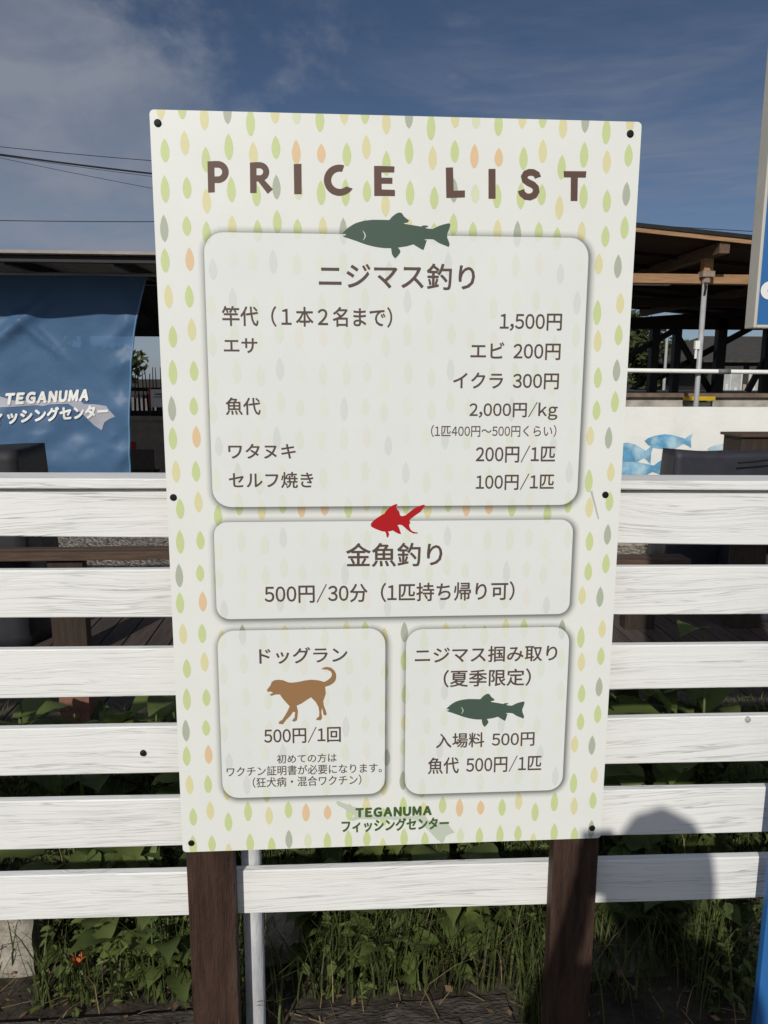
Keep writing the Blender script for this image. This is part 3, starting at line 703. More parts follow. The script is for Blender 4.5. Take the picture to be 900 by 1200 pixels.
p = MB(); p.box(0.813, 0.89, -0.05, -0.030, -0.2, 1.675); p.build('post', M['blue_paint'], bs, bevel=0.003)

# ------------------------------------------------------------------ deck
deck = thing('wooden_deck', 'low brown wooden deck behind the white fence', 'deck', (0, 2.8, 0))
x = -4.2
k = 0
while x < 3.6:
    p = MB(); p.box(x, x + 0.122, 1.72, 3.95, 0.075, 0.1); p.build('deck_board', M['deck'], deck, bevel=0.002); x += 0.131; k += 1
p = MB()
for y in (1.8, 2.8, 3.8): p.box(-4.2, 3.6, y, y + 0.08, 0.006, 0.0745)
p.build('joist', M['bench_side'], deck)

# ------------------------------------------------------------------ benches
def bench(name, label, x0, x1, y0, y1, z, legs, group):
    t = thing(name, label, 'bench', ((x0 + x1) / 2, (y0 + y1) / 2, 0.1), group)
    w = (y1 - y0 - 0.012) / 2
    for i in range(2):
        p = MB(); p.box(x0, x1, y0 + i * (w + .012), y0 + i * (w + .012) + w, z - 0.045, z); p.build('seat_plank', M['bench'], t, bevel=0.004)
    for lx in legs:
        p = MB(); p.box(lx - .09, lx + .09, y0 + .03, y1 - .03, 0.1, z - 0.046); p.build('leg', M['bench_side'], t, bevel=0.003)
    return t
bench('wooden_bench', 'brown wooden bench standing on the deck behind the left rails', -2.9, -0.7, 2.48, 2.62, 0.682, (-2.6, -1.54, -0.8), 'benches on the deck')
bench('wooden_bench', 'brown wooden bench standing before the dark grey cover at the right', 0.9, 1.965, 2.78, 2.93, 0.535, (1.1, 1.69), 'benches on the deck')
pst = thing('dark_wooden_post', 'dark brown square post seen between right rails beside the grey cover', 'post', (2.34, 2.85, 0.1))
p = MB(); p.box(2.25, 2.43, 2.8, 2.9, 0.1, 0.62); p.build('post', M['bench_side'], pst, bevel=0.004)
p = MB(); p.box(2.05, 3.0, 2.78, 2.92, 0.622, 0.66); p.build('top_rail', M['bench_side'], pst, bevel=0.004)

# ------------------------------------------------------------------ covered tables
def cover(name, label, x0, x1, y0, y1, z0, z1, mat, seed, sag=0.015):
    nx, ny, nz = 26, 12, 18
    bm = bmesh.new()
    def grid(fn, a, b_):
        V = [[bm.verts.new(fn(i / a, j / b_)) for j in range(b_ + 1)] for i in range(a + 1)]
        for i in range(a):
            for j in range(b_): bm.faces.new((V[i][j], V[i + 1][j], V[i + 1][j + 1], V[i][j + 1]))
    grid(lambda s, t: (x0 + (x1 - x0) * s, y0 + (y1 - y0) * t, z1), nx, ny)
    grid(lambda s, t: (x0 + (x1 - x0) * s, y0, z0 + (z1 - z0) * t), nx, nz)
    grid(lambda s, t: (x0 + (x1 - x0) * s, y1, z0 + (z1 - z0) * t), nx, nz)
    grid(lambda s, t: (x0, y0 + (y1 - y0) * s, z0 + (z1 - z0) * t), ny, nz)
    grid(lambda s, t: (x1, y0 + (y1 - y0) * s, z0 + (z1 - z0) * t), ny, nz)
    bmesh.ops.remove_doubles(bm, verts=bm.verts, dist=1e-5)
    bmesh.ops.recalc_face_normals(bm, faces=bm.faces)
    for v in bm.verts:
        c = v.co; dn = (z1 - c.z) / (z1 - z0)
        fx = mnoise.noise((c.x * 5 + seed, c.z * 1.1, c.y * 5)) ; fy = mnoise.noise((c.y * 5, c.x * 5 + seed * 2, c.z * 0.9))
        cx = (x0 + x1) / 2; cy = (y0 + y1) / 2
        flare = 0.05 * dn
        sx = 1 if c.x > cx else -1; sy = 1 if c.y > cy else -1
        on_x = abs(c.x - x0) < 1e-4 or abs(c.x - x1) < 1e-4; on_y = abs(c.y - y0) < 1e-4 or abs(c.y - y1) < 1e-4
        nx_ = fx * 0.05 * (0.25 + dn); ny_ = fy * 0.05 * (0.25 + dn)
        q = c.copy()
        if on_x: q.x += sx * flare + nx_
        if on_y: q.y += sy * flare + ny_
        if c.z > z1 - 1e-4: q.z += sag * mnoise.noise((c.x * 3 + seed, c.y * 3, 1)) - sag * 1.2 * math.sin(PI * (c.x - x0) / (x1 - x0))
        elif c.z < z0 + 1e-4: q.z += 0.03 * fx
        v.co = q
    me = bpy.data.meshes.new(name); 
    off = Vector(((x0 + x1) / 2, (y0 + y1) / 2, z0))
    for v in bm.verts: v.co -= off
    bm.to_mesh(me); bm.free()
    for q in me.polygons: q.use_smooth = True
    me.materials.append(mat)
    o = bpy.data.objects.new(name, me); COL.objects.link(o); o.location = off
    md = o.modifiers.new('thick', 'SOLIDIFY'); md.thickness = 0.004
    return tag(o, label, 'cover')
cv = cover('table_cover', 'dark grey cloth cover draped over a table before the white wall', 2.20, 3.45, 3.60, 3.82, 0.105, 1.098, M['tarp'], 3)
cover('table_cover', 'black cloth cover draped over a table at the left edge', -3.3, -1.83, 2.72, 3.15, 0.105, 1.19, M['tarp_black'], 8)
cover('table_cover', 'low grey cloth cover hanging behind the post at far right', 2.52, 3.3, 2.95, 3.5, 0.105, 0.62, M['tarp'], 12)
p = MB(); p.tube([(2.60, 3.52, 1.02), (2.72, 3.515, 1.03), (2.84, 3.52, 1.045)], 0.006, 6)
p.build('tie_cord', M['black'], cv)
# brown box behind the right cover
bx = thing('wooden_box', 'dark brown wooden box standing behind the dark grey cover', 'box', (3.5, 4.9, 0))
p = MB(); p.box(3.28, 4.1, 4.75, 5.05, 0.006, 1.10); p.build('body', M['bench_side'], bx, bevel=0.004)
p = MB(); p.box(3.26, 4.12, 4.72, 5.08, 1.101, 1.125); p.build('lid', M['bench'], bx, bevel=0.004)

# ------------------------------------------------------------------ white mural wall
wall = thing('white_wall', 'low white painted wall with blue fish mural behind the fence', 'wall', (3, 5.6, 0))
p = MB(); p.box(-0.6, 12, 5.58, 5.74, 0.07, 1.318); p.build('wall_body', M['wall_white'], wall, bevel=0.006)
p = MB(); p.box(-0.6, 12, 5.50, 5.78, 0.004, 0.068); p.build('footing', M['slab'], wall, bevel=0.01)
FISH = [(-.5, .02), (-.44, .16), (-.3, .30), (-.1, .38), (.08, .34), (.24, .22), (.34, .14), (.42, .30), (.50, .42), (.465, .1), (.49, -.36), (.40, -.22), (.32, -.14), (.2, -.3), (.14, -.42), (.06, -.36), (-.1, -.42), (-.28, -.36), (-.42, -.2)]
def mural(cx, cz, w, h, mat, name='fish_painting', rot=0.0, flip=1):
    f = 0.944; cx = -0.123 + (cx + 0.123) * f; cz = 1.58 - (1.58 - cz) * f; w *= f; h *= f
    mb_ = MB(); c, s_ = math.cos(rot), math.sin(rot)
    q = [(x * flip * w, z * h) for x, z in FISH]
    mb_.poly([(cx + x * c - z * s_, 5.5755 - mural.k * 0.0006, cz + x * s_ + z * c) for x, z in q]); mural.k += 1
    multi(name, [mb_], [mat], wall)
mural.k = 0
mural(3.205, 0.965, 0.49, 0.185, M['fish_blue'])
mural(2.82, 0.85, 0.46, 0.26, M['fish_blue'], rot=-0.1)
mural(2.86, 0.68, 0.62, 0.22, M['fish_blue'], rot=0.05)
mural(3.86, 0.885, 0.5, 0.16, M['fish_pale'])
mural(1.6, 0.9, 0.5, 0.2, M['fish_blue']); mural(5.2, 0.8, 0.6, 0.22, M['fish_blue'], flip=-1)

# ------------------------------------------------------------------ concrete platform, pipes
plat = thing('concrete_platform', 'grey concrete platform edge behind the white wall', 'platform', (5, 9, 0))
p = MB(); p.box(0.2, 16, 8.2, 14.5, 0.006, 1.345); p.build('platform_body', M['concrete'], plat, bevel=0.01)
p = MB(); p.box(0.2, 16, 8.14, 8.5, 1.346, 1.398); p.build('edge_beam', pbr('brown_edge_beam', (0.17, 0.12, 0.085), 0.8, 0.3, 6, 0.3, 30), plat, bevel=0.006)
p = MB()
for X_ in (4.62, 4.70): p.tube([(X_, 8.16, 0.01), (X_, 8.16, 1.343)], 0.012, 8)
p.build('drain_pipe', M['rod'], plat)
yb = thing('yellow_capped_box', 'small grey box with yellow bar cover by the concrete platform', 'box', (4.44, 8.0, 0))
p = MB(); p.box(4.33, 4.56, 7.9, 8.1, 0.006, 1.305); p.build('body', M['box_grey'], yb, bevel=0.006)
p = MB(); p.box(4.30, 4.60, 7.86, 8.12, 1.312, 1.366); p.build('bar_cover', M['yellow'], yb, bevel=0.012)
hr = thing('white_handrail', 'white pipe handrail running behind the white wall', 'handrail', (4, 6.8, 0))
p = MB(); p.tube([(0.5, 6.8, 1.684), (9, 6.8, 1.628)], 0.024, 14); p.build('rail', M['white_pipe'], hr, smooth=True)
p = MB(); p.tube([(4.06, 6.8, 1.6605), (4.20, 6.8, 1.6595)], 0.028, 14); p.build('sleeve', M['sleeve'], hr, smooth=True)
for X_ in (1.4, 6.6):
    p = MB(); p.tube([(X_, 6.8, 0.006), (X_, 6.8, 1.655)], 0.02, 12); p.build('stanchion', M['white_pipe'], hr, smooth=True)
gp = thing('metal_pole', 'thin galvanised pole rising from the handrail to the pavilion beam', 'pole', (3.87, 6.86, 0))
p = MB(); p.tube([(3.872, 6.86, 0.006), (3.875, 6.86, 2.68)], 0.028, 14); p.build('pole', M['galv'], gp, smooth=True)
p = MB(); p.box(3.82, 3.95, 6.80, 6.92, 2.66, 2.72); p.tube([(3.885, 6.86, 2.60), (3.885, 6.86, 2.66)], 0.045, 12); p.build('clamp', pbr('rusty_clamp', (0.28, 0.22, 0.17), 0.6, 0.3, 20), gp)
p = MB(); p.tube([(3.86, 6.82, 2.48), (3.86, 6.80, 2.56), (3.86, 6.82, 2.6)], 0.013, 8); p.build('hook', M['dark_steel'], gp)
p = MB(); p.box(3.80, 3.85, 6.82, 6.86, 1.90, 1.99); p.tube([(3.82, 6.84, 1.80), (3.82, 6.84, 1.9)], 0.014, 8); p.build('switch', M['white_pipe'], gp)

# ------------------------------------------------------------------ pavilion at the right
pav = thing('wooden_pavilion', 'open wooden pavilion with pale larch beams and dark roof at right', 'pavilion', (5, 9, 0))
def rz(x): return 3.072 - 0.084 * (x - 2.98)       # underside of roof at the front verge
X0, X1, Y0, Y1 = -1.5, 10.5, 6.6, 13.0
p = MB()
def slopebox(mb_, x0, x1, y0, y1, t0, t1, rise=0.0):
    mb_.add([(x, y, rz(x) + t + (y - Y0) * rise) for x in (x0, x1) for y in (y0, y1) for t in (t0, t1)], [(0, 1, 3, 2), (4, 6, 7, 5), (0, 4, 5, 1), (2, 3, 7, 6), (0, 2, 6, 4), (1, 5, 7, 3)])
slopebox(p, X0, X1, Y0 - .06, Y1, 0.035, 0.075); p.build('roof', M['dark_steel'], pav)
p = MB(); slopebox(p, X0, X1, Y0 - .02, Y1, 0.0, 0.034); p.build('roof_boards', M['pav_dark'], pav)
p = MB(); slopebox(p, X0, X1, Y0 - .045, Y0 - .022, -0.012, 0.033); p.build('verge_board', M['pav_wood'], pav)
for x in (0.6, 2.3, 3.93, 5.6, 7.3):
    p = MB(); p.box(x - .055, x + .055, Y0 - .01, Y1 - .1, rz(x) - 0.125, rz(x) - 0.008); p.build('purlin', M['pav_shaded'], pav, bevel=0.004)
for y in (7.6, 8.4, 9.2, 10.0, 10.8, 11.6, 12.4):
    p = MB(); slopebox(p, X0, X1, y, y + .045, -0.045, -0.001); p.build('batten', M['pav_dark'], pav)
p = MB(); p.box(-1.2, 10.2, 6.9, 7.02, 2.60, 2.698); p.build('tie_beam', M['pav_wood'], pav, bevel=0.004)
for x in (0.6, 3.93, 7.3):
    p = MB(); p.box(x - .05, x + .05, 6.91, 7.01, 2.699, rz(x) - 0.126); p.build('strut', M['pav_wood'], pav, bevel=0.003)
for y in (9.0, 11.0):
    p = MB(); p.box(-1.2, 10.2, y, y + .14, 2.38 if y > 10 else 2.55, 2.56 if y > 10 else 2.66); p.build('tie_beam', M['pav_dark'], pav, bevel=0.004)
p = MB(); p.box(3.1, 3.95, 7.9, 7.98, 2.70, 2.75); p.build('lamp_tube', M['white_pipe'], pav)
for x, w in ((5.107, .13), (5.482, .11), (6.222, .15), (7.02, .12), (3.2, .13), (8.4, .13)):
    p = MB(); p.box(x - w / 2, x + w / 2, 11.0, 11.13, 1.3, 2.38 + (0.2 if x > 6 else 0)); p.build('post', M['dark_steel'], pav)
for a, b_ in (((5.44, 11.06, 2.37), (4.4, 11.06, 1.78)), ((5.46, 11.2, 2.40), (6.19, 11.2, 1.36)), ((5.35, 11.3, 1.61), (7.2, 11.3, 2.62)), ((7.0, 11.06, 1.9), (6.75, 11.06, 1.38))):
    p = MB(); p.bar(a, b_, 0.07, 0.09); p.build('brace', M['dark_steel'], pav)
p = MB(); p.bar((4.0, 11.12, 2.42), (7.6, 11.12, 2.70), 0.1, 0.16); p.build('sloping_beam', M['dark_steel'], pav)

# ------------------------------------------------------------------ house far right
hs = thing('house', 'dark single storey house with grey tiled roof and pale windows', 'house', (14, 22, 0))
p = MB(); p.box(10.7, 19, 20.5, 26, 0.0, 2.12); p.build('wall', M['house_wall'], hs)
p = MB(); p.add([(10.3, 20.0, 2.12), (19.4, 20.0, 2.12), (19.4, 26.6, 2.12), (10.3, 26.6, 2.12), (11.8, 23.3, 2.95), (17.9, 23.3, 2.95), (10.3, 20, 2.05), (19.4, 20, 2.05), (19.4, 26.6, 2.05), (10.3, 26.6, 2.05)],
             [(0, 1, 5, 4), (1, 2, 5), (2, 3, 4, 5), (3, 0, 4), (0, 6, 7, 1), (1, 7, 8, 2), (2, 8, 9, 3), (3, 9, 6, 0), (6, 9, 8, 7)])
p.build('roof', M['house_roof'], hs)
for x in (11.0, 11.9, 12.9):
    p = MB(); p.box(x, x + .7, 20.44, 20.497, 1.05, 1.95); fr = p.build('window', M['frame_white'], hs)
    q = MB(); q.box(x + .05, x + .33, 20.42, 20.438, 1.1, 1.9); q.box(x + .37, x + .65, 20.42, 20.438, 1.1, 1.9); q.build('pane', M['glass'], fr)
# garden fence in front of the house
gf = thing('garden_fence', 'pale slatted fence in front of the dark house', 'fence', (11.5, 18, 0))
for i in range(14):
    p = MB(); p.box(9.7 + i * .24, 9.78 + i * .24, 18.0, 18.03, 0.0, 1.42 + 0.05 * math.sin(i * 2.3)); p.build('slat', M['frame_white'] if i % 3 else M['counter'], gf)
p = MB(); p.box(9.65, 13.0, 18.032, 18.06, 1.2, 1.28); p.build('top_rail', M['counter'], gf)

# ------------------------------------------------------------------ shelter at the left
sh = thing('metal_roof_shelter', 'open metal roofed shelter with black beams behind left fence', 'shelter', (-4, 8, 0))
M['roof_sheet'] = pbr('grey_roof_sheet', (0.30, 0.29, 0.28), 0.6, 0.25, 4, stretch=(6, .3, 1))
p = MB(); p.add([(x, y, z) for x in (-11, -0.2) for y, z in ((5.62, 2.622), (8.9, 2.725), (8.9, 2.755), (5.62, 2.652))], [(0, 1, 5, 4), (1, 2, 6, 5), (2, 3, 7, 6), (3, 0, 4, 7), (0, 3, 2, 1), (4, 5, 6, 7)])
p.build('roof', M['roof_sheet'], sh)
p = MB(); p.box(-11, -0.2, 5.598, 5.618, 2.628, 2.654); p.build('gutter_edge', pbr('pale_gutter', (0.30, 0.27, 0.24), 0.5, 0.15), sh)
p = MB(); p.box(-11, -0.2, 5.66, 5.74, 2.565, 2.618); p.build('front_beam', M['dark_steel'], sh)
for x in [-10.6 + 0.95 * i for i in range(11)]:
    p = MB(); p.bar((x, 5.76, 2.585), (x - 0.03, 8.8, 2.682), 0.055, 0.07); p.build('rafter', M['dark_steel'], sh)
p = MB(); p.box(-11, -0.2, 7.4, 7.45, 2.58, 2.625); p.build('purlin', M['dark_steel'], sh)
p = MB(); p.box(-11, -0.2, 8.825, 8.85, 2.12, 2.722); p.build('back_panel', M['roof_under'], sh)
p = MB(); p.box(-11, -0.2, 8.75, 8.82, 2.09, 2.18); p.build('back_beam', M['dark_steel'], sh)
for a_, b_ in (((-2.85, 8.78, 2.66), (-2.28, 8.78, 2.19)), ((-4.0, 8.78, 2.19), (-3.4, 8.78, 2.66))):
    p = MB(); p.bar(a_, b_, 0.06, 0.07); p.build('brace', M['dark_steel'], sh)
for x in (-9.4, -6.4, -3.3, -0.5):
    p = MB(); p.box(x - .045, x + .045, 8.74, 8.815, 0.0, 2.089); p.build('post', M['dark_steel'], sh)
for x in (-9.2, -0.35):
    p = MB(); p.box(x - .045, x + .045, 5.7, 5.78, 0.0, 2.563); p.build('post', M['dark_steel'], sh)

# blue vinyl curtain
CY = 6.3
def cur_right(z):
    pts = [(0.3, -2.20), (0.62, -2.172), (1.256, -2.142), (1.676, -2.105), (2.0, -2.066), (2.324, -1.989), (2.52, -1.93)]
    for (a, xa), (c, xc) in zip(pts, pts[1:]):
        if z <= c: return xa + (xc - xa) * (z - a) / (c - a)
    return pts[-1][1]
def cur_y(x, z):
    y = CY + 0.06 * mnoise.noise((x * 1.3, z * 0.7, 3.1)) + 0.035 * math.sin(x * 4.2 + z * 1.1) * (0.3 + 0.7 * mnoise.noise((x, z, 7)) ** 2)
    y += 0.045 * mnoise.noise((x * 2.5 + z * 1.7, z * 2.2 - x, 1.7)) * max(0, 1.0 - abs(z - 0.8) * 0.8)
    y += 0.012 * mnoise.noise((x * 6.5 - z * 4.0, z * 6.2 + x * 2, 4.4)) * max(0, 1.0 - abs(z - 0.85) * 1.1)
    y -= 0.035 * max(0, 1 - abs(z - 0.85) * 1.3) * (0.5 - abs(mnoise.noise((x * 2.1 + z * 1.5, z * 2.4 - x * 0.8, 9.2)))) 
    y -= 0.03 * math.exp(-((x - cur_right(z)) / 0.35) ** 2) * (0.5 - abs(mnoise.noise((x * 3.0 - z * 2.2, z * 3.1 + x, 2.2))))
    d = (x + 3.27) * 0.75 - (z - 2.0); y -= 0.06 * math.exp(-(d / 0.085) ** 2) * math.exp(-((x + 3.2) / 0.3) ** 2)
    d = (x + 3.05) * -0.9 - (z - 2.02); y -= 0.045 * math.exp(-(d / 0.06) ** 2) * math.exp(-((x + 3.0) / 0.2) ** 2)
    y += 0.016 * math.exp(-((x - cur_right(z) + 0.09) / 0.06) ** 2) * math.sin(z * 14)
    return y
curt = thing('vinyl_curtain', 'blue translucent vinyl curtain with white lettering under the shelter roof', 'curtain', (-3.8, 6.3, 0))
NX, NZ = 120, 100
vs_, fs = [], []
for i in range(NX + 1):
    for j in range(NZ + 1):
        z = 0.40 + (2.53 - 0.40) * j / NZ; xr = cur_right(z); x = -5.6 + (xr + 5.6) * (i / NX)
        vs_.append((x, cur_y(x, z), z))
for i in range(NX):
    for j in range(NZ): a = i * (NZ + 1) + j; fs.append((a, a + NZ + 1, a + NZ + 2, a + 1))
p = MB(); p.add(vs_, fs); cs = p.build('sheet', M['vinyl'], curt, smooth=True, recalc=False)
p = MB(); p.tube([(-5.7, CY, 2.545), (-1.8, CY, 2.545)], 0.016, 10); p.build('curtain_rod', M['galv'], curt, smooth=True)
p = MB(); p.tube([(cur_right(.42 + i * .05), cur_y(cur_right(.42 + i * .05), .42 + i * .05), .42 + i * .05) for i in range(43)], 0.010, 6); p.build('hem', pbr('blue_hem', (0.12, 0.24, 0.40), 0.4, 0.1), curt, smooth=True)
def cur_text(body, x0, x1, zc0, zc1, h, off, slant=0.0):
    pts, fs2 = text_mesh_pts(body, off, 0.16 if body[0] == 'T' else 0.0)
    mb_ = MB(); out = []
    for a, b2, o_ in pts:
        x = x0 + (x1 - x0) * a + slant * (b2 - .5) * h; z = zc0 + (zc1 - zc0) * a + (b2 - .5) * h
        out.append((x, cur_y(x, z) - 0.012 - 0.0004 * o_, z))
    mb_.add(out, fs2); multi('lettering', [mb_], [M['letter_white']], curt)
cur_text("TEGANUMA", -3.325, -2.53, 1.359, 1.402, 0.118, 0.075, 0.15)
cur_text("フィッシングセンター", -3.56, -2.345, 1.172, 1.247, 0.14, 0.05)
LK = []
for x_, y_ in LAKE:      # the same lake outline as on the board, at curtain size
    a = (x_ - 100) / (768 - 100); LK.append((-3.62 + a * 1.27, 1.21 + 0.072 * a - (y_ - 189) / (768 - 100) * 1.27))
mb = MB()
mb.poly([(x, 0.0, z) for x, z in LK])
lk = multi('lake_logo', [mb], [M['logo_curtain']], curt)
bm = bmesh.new(); bm.from_mesh(lk.data); bmesh.ops.remove_doubles(bm, verts=bm.verts, dist=1e-4)
for _ in range(4): bmesh.ops.subdivide_edges(bm, edges=[e for e in bm.edges if e.calc_length() > 0.04], cuts=1)
bmesh.ops.triangulate(bm, faces=bm.faces)
for v in bm.verts: v.co.y = cur_y(v.co.x + curt.location.x, v.co.z) - 0.006 - curt.location.y
bm.to_mesh(lk.data); bm.free(); lk.data.update()

# counter with rods behind the curtain
ct = thing('rod_counter', 'grey brown counter with a rod rack behind the curtain edge', 'counter', (-4.2, 9.5, 0))
p = MB(); p.box(-6.5, -1.4, 9.42, 10.2, 0.006, 0.98); p.build('body', M['counter'], ct, bevel=0.005)
p = MB(); p.box(-6.55, -1.35, 9.36, 10.25, 0.981, 1.04); p.build('counter_top', M['counter'], ct, bevel=0.004)
p = MB(); p.box(-4.0, -2.0, 9.52, 9.62, 1.041, 1.11); p.box(-4.0, -2.0, 9.58, 9.60, 1.38, 1.43); p.box(-4.0, -3.95, 9.58, 9.60, 1.11, 1.38); p.box(-2.05, -2.0, 9.58, 9.60, 1.11, 1.38); p.build('rod_rack', M['dark_steel'], ct)
def rod_proto():
    t = thing('fishing_rod', 'dark fishing rod standing upright in the rack', 'fishing rod', (0, 0, 0), 'fishing rods in the rack')
    p = MB(); p.tube([(0, 0, 0), (0, 0, .22)], 0.017, 8); p.build('handle', M['rod'], t)
    p = MB(); p.tube([(0, 0, .22), (0.01, 0, .60)], 0.009, 6, 0.005); p.build('blank', M['rod'], t)
    p = MB(); p.box(-.014, .014, -.036, -.016, .17, .23); p.build('reel_seat', M['galv'], t)
    return t
rp = rod_proto()
for i in range(10):
    o = rp if i == 0 else copy_tree(rp)
    o.location = (-2.98 + i * 0.062, 9.56 + 0.004 * (i % 3), 1.1105); o.rotation_euler = (0, 0.05 * math.sin(i * 2.1), i * 0.7)
    o['label'] = 'thin dark fishing rod standing upright in the counter rack'
rr = thing('fishing_rod', 'red handled fishing rod standing in the counter rack', 'fishing rod', (-2.69, 9.50, 1.041), 'fishing rods in the rack')
p = MB(); p.tube([(-2.69, 9.50, 1.17), (-2.69, 9.50, 1.42)], 0.021, 8); p.build('handle', M['red'], rr)
p = MB(); p.tube([(-2.69, 9.50, 1.042), (-2.69, 9.50, 1.17)], 0.012, 8); p.build('butt', M['rod'], rr)
p = MB(); p.tube([(-2.69, 9.50, 1.42), (-2.68, 9.50, 1.62)], 0.007, 6); p.build('blank', M['rod'], rr)
nt = thing('paper_notice', 'white paper notice standing on the counter before the rods', 'notice', (-2.55, 9.4, 1.041))
p = MB(); p.box(-2.66, -2.42, 9.40, 9.406, 1.165, 1.41); p.build('sheet', M['paper'], nt)
p = MB(); p.box(-2.60, -2.48, 9.397, 9.3995, 1.335, 1.35); p.box(-2.62, -2.46, 9.397, 9.3995, 1.30, 1.31); p.build('print_line', M['ink'], nt)
p = MB(); p.box(-2.56, -2.53, 9.41, 9.47, 1.041, 1.25); p.build('stand', M['dark_steel'], nt)
cr = thing('red_crate', 'red plastic crate standing on a dark stool before the counter', 'crate', (-2.95, 8.9, 0.5))
p = MB(); p.box(-3.12, -2.80, 8.75, 9.05, 0.485, 0.505)
for a in ((-3.12, -3.10, 8.75, 9.05), (-2.82, -2.80, 8.75, 9.05), (-3.10, -2.82, 8.75, 8.77), (-3.10, -2.82, 9.03, 9.05)): p.box(*a, 0.505, 0.72)
p.build('crate_body', M['red'], cr, bevel=0.004)
st = thing('dark_stool', 'dark stool standing before the counter under the red crate', 'stool', (-2.85, 8.9, 0))
p = MB(); p.box(-3.16, -2.60, 8.70, 9.1, 0.44, 0.484); p.build('seat', M['dark_steel'], st, bevel=0.006)
for x in (-3.12, -2.65):
    for y in (8.74, 9.04):
        p = MB(); p.box(x - .02, x + .02, y, y + .04, 0.006, 0.439); p.build('leg', M['dark_steel'], st)
ch = thing('dark_chair', 'dark brown chair back standing beside the red crate', 'chair', (-2.6, 8.4, 0))
p = MB(); p.box(-2.80, -2.40, 8.30, 8.33, 0.42, 0.68); p.build('backrest', M['bench_side'], ch, bevel=0.01)
p = MB(); p.box(-2.80, -2.40, 8.335, 8.62, 0.37, 0.40); p.build('seat', M['bench_side'], ch, bevel=0.01)
for x in (-2.77, -2.43):
    for y, z in ((8.305, 0.419), (8.58, 0.369)):
        p = MB(); p.box(x - .016, x + .016, y, y + .026, 0.006, z); p.build('leg', M['dark_steel'], ch)

# ------------------------------------------------------------------ trees
def tree(name, label, x, y, h, cr_, seed, n=1500, trunk=0.35, group=None, flat_=1.0):
    r = random.Random(seed); t = thing(name, label, 'tree', (x, y, 0), group)
    p = MB(); top = Vector((x + r.uniform(-.2, .2), y, h * .75))
    p.tube([(x, y, -.1), (x + .05, y, h * .25), tuple(top)], [.13, .1, .03], 8)
    for k in range(6):
        a = r.uniform(0, 2 * PI); b_ = Vector((x, y, h * r.uniform(.25, .55)))
        p.tube([b_, b_ + Vector((math.cos(a) * cr_ * .4, math.sin(a) * cr_ * .4, h * .15)), b_ + Vector((math.cos(a) * cr_ * .75, math.sin(a) * cr_ * .75, h * .28))], [.05, .035, .012], 6)
    p.build('trunk', M['bark'], t, smooth=True)
    c = MB(); clumps = [(Vector((x + r.gauss(0, .45) * cr_, y + r.gauss(0, .45) * cr_, h * (1 - trunk / 2 - .12) + r.gauss(0, .22) * h * flat_ * .8)), r.uniform(.25, .55) * cr_) for _ in range(24)]
    for _ in range(n):
        cc, cr2 = r.choice(clumps)
        d = Vector((r.gauss(0, 1), r.gauss(0, 1), r.gauss(0, 1))); d = d.normalized() * cr2 * (r.random() ** .4)
        q = cc + d
        if q.z > h * 1.02 or q.z < 0.2: continue
        s_ = r.uniform(.05, .11) * (0.7 + h * .12); a = Vector((r.gauss(0, 1), r.gauss(0, 1), r.gauss(0, 1))).normalized(); b_ = a.orthogonal().normalized() * s_; a = a * s_ * 1.7
        c.add([q - a, q + b_ * .8, q + a, q - b_ * .8], [(0, 1, 2, 3)])
    c.build('crown', M['leaf_dark'], t, recalc=False)
tree('broadleaf_tree', 'tall dark tree beyond the pavilion, next to the sign edge', 9.2, 24, 3.7, 1.2, 1, 2600)
tree('broadleaf_tree', 'low round dark tree beyond the pavilion posts', 11.3, 25, 2.75, 1.3, 2, 2600, trunk=.2)
tree('broadleaf_tree', 'small dark tree between the low round tree and the house', 13.0, 26, 2.1, 0.9, 3, 1500, trunk=.2)
tree('broadleaf_tree', 'dark tree seen behind the rod rack at left', -8.2, 25, 2.45, 1.7, 5, 3000, trunk=.2)
tree('broadleaf_tree', 'dark bushy tree beyond the shelter, behind the curtain', -11.5, 26, 2.9, 1.8, 6, 2500, trunk=.2)
bt = thing('bare_tree', 'thin bare twiggy tree beside the house roof', 'tree', (11.6, 27, 0)); r = random.Random(9); p = MB()
p.tube([(11.6, 27, 0), (11.65, 27, 2.2), (11.6, 27, 3.0)], [.06, .045, .02], 6)
for k in range(26):
    z = r.uniform(1.8, 3.0); a = r.uniform(0, 2 * PI); l = r.uniform(.3, .8); s0 = Vector((11.62, 27, z))
    p.tube([s0, s0 + Vector((math.cos(a) * l * .6, math.sin(a) * l * .6, l * .3)), s0 + Vector((math.cos(a) * l, math.sin(a) * l, l * .8))], [.018, .012, .005], 5)
p.build('trunk', M['bark'], bt)

# ------------------------------------------------------------------ poles and wires in the sky
up_ = thing('utility_pole', 'thin grey utility pole beyond the pavilion posts', 'pole', (10.0, 22, 0))
p = MB(); p.tube([(10.05, 22, 0), (10.05, 22, 3.6)], .05, 8, .04); p.build('pole', M['galv'], up_)
p = MB(); p.box(9.8, 10.3, 21.98, 22.02, 3.3, 3.36); p.build('crossarm', M['galv'], up_)
def wire(label, a, b_, r_, sag):
    a = Vector(a); b_ = Vector(b_); d = b_ - a; a2 = a - d * 1.6; b2 = b_ + d * 1.6
    pts = []
    for i in range(41):
        t = i / 40; q = a2.lerp(b2, t); q.z -= sag * (0.25 - (t - .5) ** 2) * 0 if False else 0
        q.z += sag * ((t - .5) ** 2 - 0.014); pts.append(q)
    mb_ = MB(); mb_.tube(pts, r_, 6); tag(mb_.build('overhead_wire', M['wire'], off=pts[20]), label, 'wire', 'overhead wires')
wire('thin overhead wire, topmost of those left of the sign', (-12.552, 30, 10.03), (-7.08, 30, 9.66), .012, 1.2)
